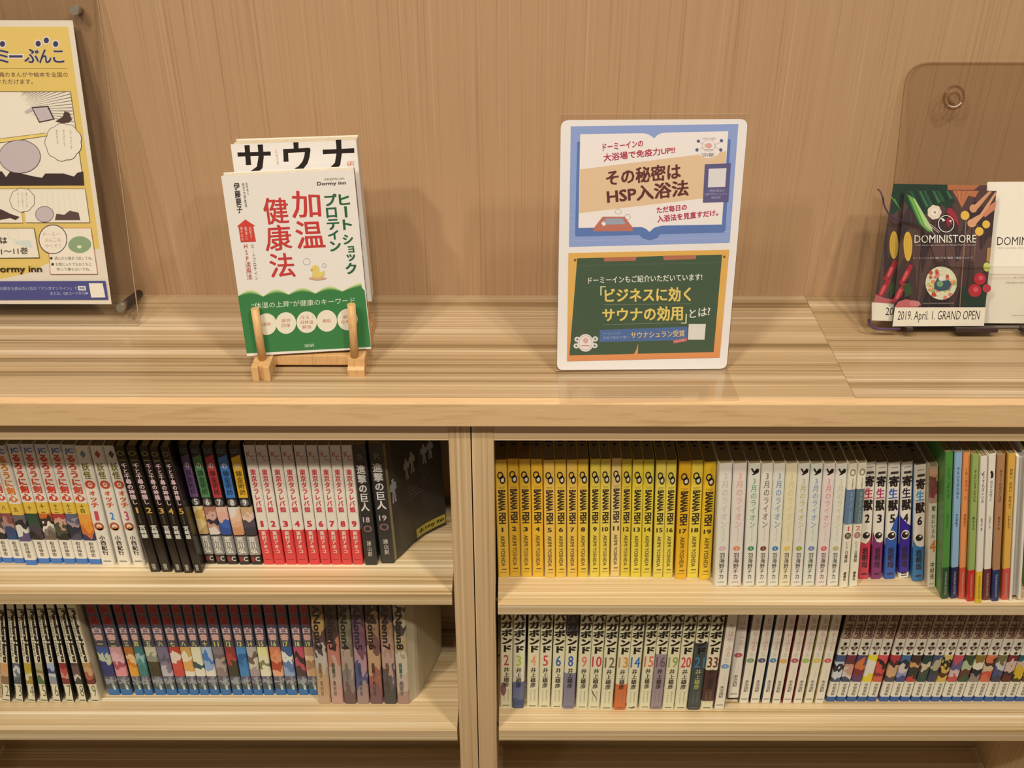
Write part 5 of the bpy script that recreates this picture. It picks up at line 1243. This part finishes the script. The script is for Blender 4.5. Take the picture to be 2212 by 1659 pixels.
# ---- right: acrylic leaflet holder
ILLK[0] = 0.90
def h8(x, y): return (1850 + x / 4.878, 400 + y / 4.878)
def h7(x, y): return (1860 + x / 5.531, 120 + y / 5.531)
M_RIM = acrylic('clear_acrylic_rim', (0.8, 0.74, 0.70), 0.1)
SL = 0.262
hs = Sheet(Vector((0.52, 1.0555, CT + 0.0035)), SL, 0.0)
ho = thing('leaflet_holder', 'clear acrylic leaflet holder with rounded corners and violet-tinted edges, at the right', 'leaflet holder', hs.M)
tl = hs.uv(1986, 133); bl = hs.uv(1878, 712)
u0, w0, w1 = (tl[0] + bl[0]) / 2 - 0.001, 0.0, tl[1]
back = plate('back_sheet', hs, None, 0.003, [M_ACR2, M_ACRE], ho, uvs=[(u0, w1), (u0 + 0.245, w1), (u0 + 0.245, w0), (u0, w0)], rnd=[0.026, 0.026, 0.012, 0.012])
# moulded hanging hole near the top corner
e = hs.uv(2060, 211)
for ux in (e[0], 2 * u0 + 0.245 - e[0]):
    tube('hanging_hole_rim', [(ux + 0.0105 * math.cos(2 * math.pi * k / 24), -0.0006, e[1] + 0.0115 * math.sin(2 * math.pi * k / 24)) for k in range(25)], 0.0015, M_RIM, ho)
    tube('hanging_hole_rim', [(ux + 0.006 * math.cos(2 * math.pi * k / 20), -0.0012, e[1] - 0.001 + 0.006 * math.sin(2 * math.pi * k / 20)) for k in range(21)], 0.0012, M_RIM, ho)
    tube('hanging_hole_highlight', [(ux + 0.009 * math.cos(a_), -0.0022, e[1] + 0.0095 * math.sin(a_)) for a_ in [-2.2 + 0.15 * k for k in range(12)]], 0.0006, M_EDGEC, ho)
PD = 0.026        # pocket depth
fp_px = [(1908, 428), (1911, 445), (1920, 462), (1932, 472), (1950, 477), (1972, 482), (1992, 497), (2008, 525), (2020, 560), (2040, 574), (2100, 577)]
fpu = [Vector(hs.uv(x, y, PD)) for x, y in fp_px]
mid = u0 + 0.1225
lft = [Vector((p_.x, p_.y)) for p_ in fpu]
rgt = [Vector((2 * mid - p_.x, p_.y)) for p_ in reversed(fpu)]
bl_ = Vector((lft[0].x - 0.0015, 0.010)); bl2 = Vector((lft[0].x + 0.008, 0.0))
outl = [bl_] + lft + rgt + [Vector((2 * mid - bl_.x, 0.010)), Vector((2 * mid - bl2.x, 0.0)), bl2]
plate('front_pocket', hs, None, 0.0024, [M_ACRC, M_ACRE], ho, front=PD, uvs=outl)
tube('pocket_rim', [(v.x, -PD + 0.0012, v.y) for v in lft[:5]], 0.0009, M_PURPLE, ho)
tube('pocket_rim', [(v.x, -PD + 0.0012, v.y) for v in lft[4:10]], 0.0005, M_RIM, ho)
tube('pocket_rim', [(lft[0].x, -PD + 0.0012, lft[0].y)] + [(lft[0].x - 0.001, -PD * t_, lft[0].y + 0.004 * t__) for t_, t__ in ((.7, 1.5), (.35, 1.8))], 0.0009, M_PURPLE, ho)
tube('pocket_rim', [(v.x, -PD + 0.0012, v.y) for v in rgt], 0.0006, M_RIM, ho)
box('pocket_side', lft[0].x - 0.0022, lft[0].x - 0.0004, -PD + 0.002, -0.0005, 0.004, lft[0].y - 0.002, M_ACR2, ho)
box('pocket_side', 2 * mid - lft[0].x + 0.0004, 2 * mid - lft[0].x + 0.0022, -PD + 0.002, -0.0005, 0.004, lft[0].y - 0.002, M_ACR2, ho)
box('pocket_floor', lft[0].x + 0.004, 2 * mid - lft[0].x - 0.004, -PD + 0.0026, -0.0003, 0.0, 0.0022, M_ACR2, ho)
tube('pocket_rim', [(bl_.x, -PD + 0.001, 0.012), (bl_.x + 0.002, -PD + 0.001, 0.0055), (bl2.x - .002, -PD + 0.001, 0.0018), (bl2.x + 0.004, -PD + 0.001, 0.0009), (bl2.x + 0.026, -PD + 0.001, 0.0009)], 0.0016, M_PURPLE, ho)
for (xa_, xb_) in ((1958, 1972), (2040, 2070), (2064, 2155)):
    ua, ub = hs.uv(xa_, 710, PD)[0], hs.uv(xb_, 710, PD)[0]
    if xa_ == 2040: continue
    box('foot', ua, ub, -PD - 0.002, -PD + 0.010, -0.0024, 0.003, M_RUBBER, ho, bev=0.0006)
box('foot', u0 + 0.15, u0 + 0.19, -PD - 0.002, -PD + 0.010, -0.0024, 0.003, M_RUBBER, ho, bev=0.0006)
box('foot', u0 + 0.02, u0 + 0.22, -0.004, 0.006, -0.0024, 0.0015, M_RUBBER, ho, bev=0.0006)

def flyer_sheet(dist):
    s_ = Sheet(hs.P + hs.n * dist + hs.M.to_3x3() @ Vector((0, 0, 0.003)), SL, 0.0); return s_
WD1 = picture(['#2c2024', '#46322f', '#5a4038', '#3c2c2c', '#523a34'], 0.0, 0.148, 0.9, 45, 0.4, 0.06)
def food(p, f, full=True):
    # leafy greens along the top
    p.poly(mp(f, (395, 60), (960, 55), (1100, 130), (1060, 300), (900, 230), (760, 330), (560, 330), (370, 300)), '#24402c') if full else p.poly(mp(f, (385, -8), (1375, 5), (1375, 45), (385, 45)), '#2c4030')
    return p
bA = flyer_sheet(0.0215)
fa = thing('leaflet', 'dark food leaflet with vegetables and white date strip, frontmost in the holder', 'leaflet', bA.M, 'leaflets in the holder')
plate('paper', bA, mp(h8, (512, 48), (1476, 60), (1340, 1476), (376, 1482)), 0.0006, WD1, fa)
p = Print(bA)
for k in range(7): x_ = 560 + 130 * k; p.line(mp(h8, (x_ + 40, 90), (x_ - 60, 1280)), 1.0 + (k % 2), ['#5c443c', '#332628'][k % 2])
p.line(mp(h8, (1160, 300), (1090, 1280)), 2.2, '#8c6c54'); p.line(mp(h8, (1275, 420), (1235, 800)), 1.5, '#7c5c4c')
p.poly(mp(h8, (512, 48), (985, 54), (1040, 170), (960, 260), (900, 200), (780, 310), (600, 300), (495, 160)), '#22382a')
for k in range(9):
    x_ = 560 + 48 * k; p.poly(mp(h8, (x_, 60), (x_ + 22, 60), (x_ + 120 - 6 * k, 250 - 14 * k), (x_ + 90 - 6 * k, 262 - 14 * k)), ['#2f5236', '#1c3024', '#3c6440'][k % 3])
for k, (x_, c_) in enumerate(((535, '#3f6e38'), (560, '#78a84c'), (582, '#5c9040'), (604, '#a4c070'))):
    p.poly(mp(h8, (x_ - 12, 90 + 14 * k), (x_ + 8, 100 + 14 * k), (x_ + 180, 400 + 10 * k), (x_ + 220 - 5 * k, 500), (x_ + 120, 400 + 10 * k)), c_)
for k in range(3): p.line(mp(h8, (720 + 30 * k, 395 + 8 * k), (855 + 12 * k, 490 + 14 * (k % 2))), 1.1, '#c8b098')
p.line(mp(h8, (735, 420), (835, 530)), 1.0, '#c0a890')
p.poly(mp(h8, (1010, 55), (1290, 58), (1250, 130), (1180, 110), (1110, 240), (1060, 140)), '#b06840'); 
for k in range(6): p.line(mp(h8, (1050 + 30 * k, 60), (1085 + 8 * k, 200 - 12 * k)), .8, '#c8845c' if k % 2 else '#8c4c30')
e = h8(820, 285)
for k in range(7): a = 2 * math.pi * k / 7; p.ell(e[0] + 8 * math.cos(a), e[1] + 8 * math.sin(a), 7.5, 8, '#d8c4a4')
p.ell(e[0], e[1], 8, 8, '#e0d0b4'); p.ell(e[0] + 1, e[1], 2.4, 2.4, '#8c7058')
p.poly(mp(h8, (945, 290), (965, 235), (1010, 250), (1060, 330), (1085, 445), (1035, 380), (1000, 330)), '#982c34'); p.poly(mp(h8, (940, 370), (985, 300), (1010, 380), (960, 455)), '#8c2430')
for cx, cy, r_ in ((1142, 318, 9.6), (1365, 412, 8.4), (1292, 487, 9.2)): e = h8(cx, cy); p.ell(e[0], e[1], r_, r_ * 1.03, '#dcac44')
SPN = '#c88c64'
e = h8(1230, 245); p.ell(e[0], e[1], 8.5, 9, SPN, a0=.6); p.poly(mp(h8, (1245, 205), (1395, 62), (1425, 68), (1275, 250)), SPN)
e = h8(1215, 400); p.ell(e[0], e[1], 10, 9, '#d09468'); p.poly(mp(h8, (1215, 350), (1300, 305), (1460, 72), (1476, 85), (1330, 330), (1265, 400)), '#d09468')
p.poly(mp(h8, (1320, 320), (1400, 215), (1474, 160), (1462, 250), (1400, 300), (1360, 335)), '#c47c58')
for (ox, oy, sc_) in ((540, 645, 1.0),):
    e = h8(ox, oy); p.poly([(e[0] + 9.5 * math.cos(a) * (1 - .12 * math.sin(a)), e[1] + 32 * math.sin(a) * 1.0 + 1.5 * math.cos(a)) for a in [2 * math.pi * k / 24 for k in range(24)]], '#dcb044')
    for dx_ in (-5, -1.5, 2, 5.5): p.line([(e[0] + dx_, e[1] - 24), (e[0] + dx_ - 1.2, e[1] + 25)], .9, '#c8962c')
def chili(x, y, s_=1.0):
    p.poly(mp(h8, (x + 60 * s_, y - 170), (x + 95 * s_, y - 150), (x + 40, y - 20), (x - 30, y + 50), (x - 55, y + 30), (x - 10, y - 60)), '#a82c34'); p.poly(mp(h8, (x + 20, y - 100), (x + 50, y - 90), (x, y + 10), (x - 20, y)), '#d05c54')
chili(500, 1000); chili(430, 1190)
p.poly(mp(h8, (400, 1285), (440, 1225), (520, 1200), (640, 1220), (680, 1255), (640, 1285)), '#c06460'); p.ell(*h8(612, 1245), 12, 6, '#cc7c74')
p.poly(mp(h8, (480, 1060), (560, 1020), (600, 1130), (520, 1180)), '#3c4c2c')
p.poly(mp(h8, (1115, 1080), (1385, 1040), (1350, 1282), (1095, 1282)), '#24382c')
for cx, cy, rr in ((1298, 985, 13), (1245, 1108, 14)):
    e = h8(cx, cy); p.ell(e[0], e[1], rr, rr, '#b82c34'); p.ell(e[0] + 2, e[1] - 2, rr * .42, rr * .4, '#d4585c')
e = h8(1370, 1085); p.ell(e[0], e[1], 9, 9, '#b83c44')
e = h8(1370, 860); p.ell(e[0], e[1], 7.5, 10, '#c0c45c'); p.poly(mp(h8, (1375, 660), (1412, 655), (1400, 810), (1365, 800)), '#a87c44')
e = h8(890, 1030); p.ell(e[0], e[1], 34, 36, '#d8d4a8')
for k in range(46):
    a, rr = random.random() * 6.28, 15 + random.random() * 17
    y_ = e[1] + rr * 1.02 * math.sin(a); col = random.choice(['#c4483c', '#d8806c', '#e4d4a8', '#c85c44']) if (y_ < e[1] - 5 or y_ > e[1] + 18) else random.choice(['#d8c474', '#9cac64', '#dc8c64', '#c8b85c'])
    p.ell(e[0] + rr * math.cos(a), y_, 3.0 + random.random() * 2, 3.0 + random.random() * 2, col, n=8)
p.poly([(e[0] - 16, e[1] + 2), (e[0] - 8, e[1] - 12), (e[0] + 4, e[1] - 5), (e[0] + 16, e[1] - 7), (e[0] + 22, e[1] + 2), (e[0] + 16, e[1] + 14), (e[0] - 4, e[1] + 17), (e[0] - 15, e[1] + 12)], '#3c545c')
p.ell(e[0] - 3, e[1] + 1, 7, 7, '#7c9c70'); p.ell(e[0] + 1, e[1] - 10, 7, 5, '#e0dcb8')
p.done('food_picture', fa)
p = Print(bA)
e = h8(940, 405); p.ring(e[0], e[1], 17.5, 18.5, 1.5, '#e4dcd0')
p.poly(mp(h8, (880, 345), (905, 375), (890, 385), (930, 372), (915, 350)), '#e4dcd0'); p.poly(mp(h8, (960, 375), (1000, 365), (990, 385), (1000, 410), (985, 385)), '#e4dcd0')
p.text('DOMINISTORE', mp(h8, (608, 524), (1256, 520), (1256, 603), (606, 607)), '#e4dcd0', bold=0.0)
p.text('THE GLOBAL SOUVIVE SELECTION SHOP', mp(h8, (608, 625), (1250, 622), (1250, 636), (608, 640)), '#b8a8a0', bold=0.0)
p.text('ドーミーインがお届けする 厳選・逸品ショップ', mp(h8, (595, 756), (1218, 750), (1218, 772), (595, 778)), '#c8bcb4', bold=0.0)
p.text('https://www.dominstore.jp', mp(h8, (695, 1232), (1020, 1230), (1020, 1252), (695, 1254)), '#a89488', bold=0.0)
p.done('lettering', fa)
p = Print(bA)
p.poly(mp(h8, (400, 1284), (1354, 1283), (1338, 1478), (374, 1484)), '#eee4cc')
# slanted narrow date
vs, fs = glyphs('2019. April. 1. GRAND OPEN', 'H', 0.012)
p.text('2019. April. 1. GRAND OPEN', mp(h8, (436, 1322), (1300, 1318), (1280, 1442), (424, 1446)), '#1c1814', bold=0.012)
p.done('date_strip', fa)
bB = flyer_sheet(0.0150)
fb = thing('leaflet', 'second dark food leaflet, showing to the left behind the front one, lower edge higher', 'leaflet', bB.M, 'leaflets in the holder')
plate('paper', bB, mp(h8, (392, -14), (1380, 2), (1180, 1440), (160, 1422)), 0.0006, WD1, fb)
p = Print(bB)
p.poly(mp(h8, (392, -14), (1010, -5), (1010, 60), (500, 70), (460, 250), (355, 330), (365, 150)), '#24382a')
for k in range(4): p.line(mp(h8, (372 + 14 * k, 130 + 10 * k), (470 + 6 * k, 260 + 12 * k)), 2.2, ['#6c9848', '#345c34'][k % 2])
p.poly(mp(h8, (960, -5), (1300, 0), (1240, 50), (960, 50)), '#b06840')
e = h8(395, 630); p.poly([(e[0] + 9.5 * math.cos(a), e[1] + 30 * math.sin(a)) for a in [2 * math.pi * k / 24 for k in range(24)]], '#cca43c')
for dx_ in (-4, 0, 4): p.line([(e[0] + dx_, e[1] - 22), (e[0] + dx_ - 1.5, e[1] + 23)], .9, '#b8882c')
chili(340, 960); chili(265, 1150)
p.poly(mp(h8, (185, 1240), (200, 1150), (300, 1190), (420, 1210), (400, 1262)), '#b4605c'); p.poly(mp(h8, (345, 1060), (400, 1010), (420, 1120), (360, 1180)), '#3c4c2c')
p.done('food_picture', fb)
p = Print(bB)
p.poly(mp(h8, (163, 1235), (600, 1262), (600, 1440), (160, 1424)), '#ebe0c6')
p.text('2019. April. 1.', mp(h8, (312, 1288), (800, 1288), (790, 1398), (300, 1396)), '#1c1814', bold=0.012)
p.done('lettering', fb)
bC = flyer_sheet(0.0085)
fc_ = thing('leaflet', 'cream leaflet with thin dark lettering, in the right half of the holder', 'leaflet', bC.M, 'leaflets in the holder')
plate('paper', bC, [(2133, 393), (2330, 392), (2300, 699), (2094, 698)], 0.0006, flat('#eee4cc', .5), fc_, rnd=[.002, .002, .002, .002])
p = Print(bC)
p.text('DOMINISTORE', mp(h8, (1484, 545), (2140, 540), (2130, 630), (1480, 634)), '#3c342c', bold=0.0)
p.text('THE GLOBAL SOUVIVE SELECTION SHOP', mp(h8, (1482, 655), (2130, 650), (2130, 666), (1482, 671)), '#8c8070', bold=0.0)
p.text('オンライン限定品', mp(h8, (1655, 962), (1960, 960), (1960, 978), (1655, 980)), '#8c8070', bold=0.0)
p.text('FREEWIFI×BUSINESS', mp(h8, (1578, 1020), (2000, 1016), (2000, 1036), (1578, 1040)), '#8c8070', bold=0.0)
p.text('https://www.dominstore.jp', mp(h8, (1640, 1362), (1980, 1360), (1980, 1382), (1640, 1384)), '#8c8070', bold=0.0)
p.done('lettering', fc_)

# ------------------------------------------------------------------ print belongs to the sheet or cover it is printed on
HOST = ('cover', 'card', 'paper', 'front_cover')
PRINT = ('lettering', 'logo', 'emblem', 'number', 'print', 'panel', 'picture', 'dot', 'drawing', 'smudge', 'stroke', 'wave', 'silhouette', 'sticker', 'badge', 'rule', 'strip', 'band', 'box', 'ground', 'mark')
for root in [o for o in C.objects if o.type == 'EMPTY']:
    kids = list(root.children)
    base = lambda o: o.name.split('.')[0]
    host = next((k for k in kids if base(k) in HOST), None)
    pb_ = next((k for k in kids if base(k) == 'page_block'), None)
    spn = next((k for k in kids if base(k) == 'spine'), None)
    for k in kids:
        n_ = base(k)
        if n_ == 'ink_stamp' and pb_: k.parent = pb_
        elif n_ == 'spine_lettering' and spn: k.parent = spn
        elif host is not None and k is not host and any(n_.endswith(q_) for q_ in PRINT): k.parent = host
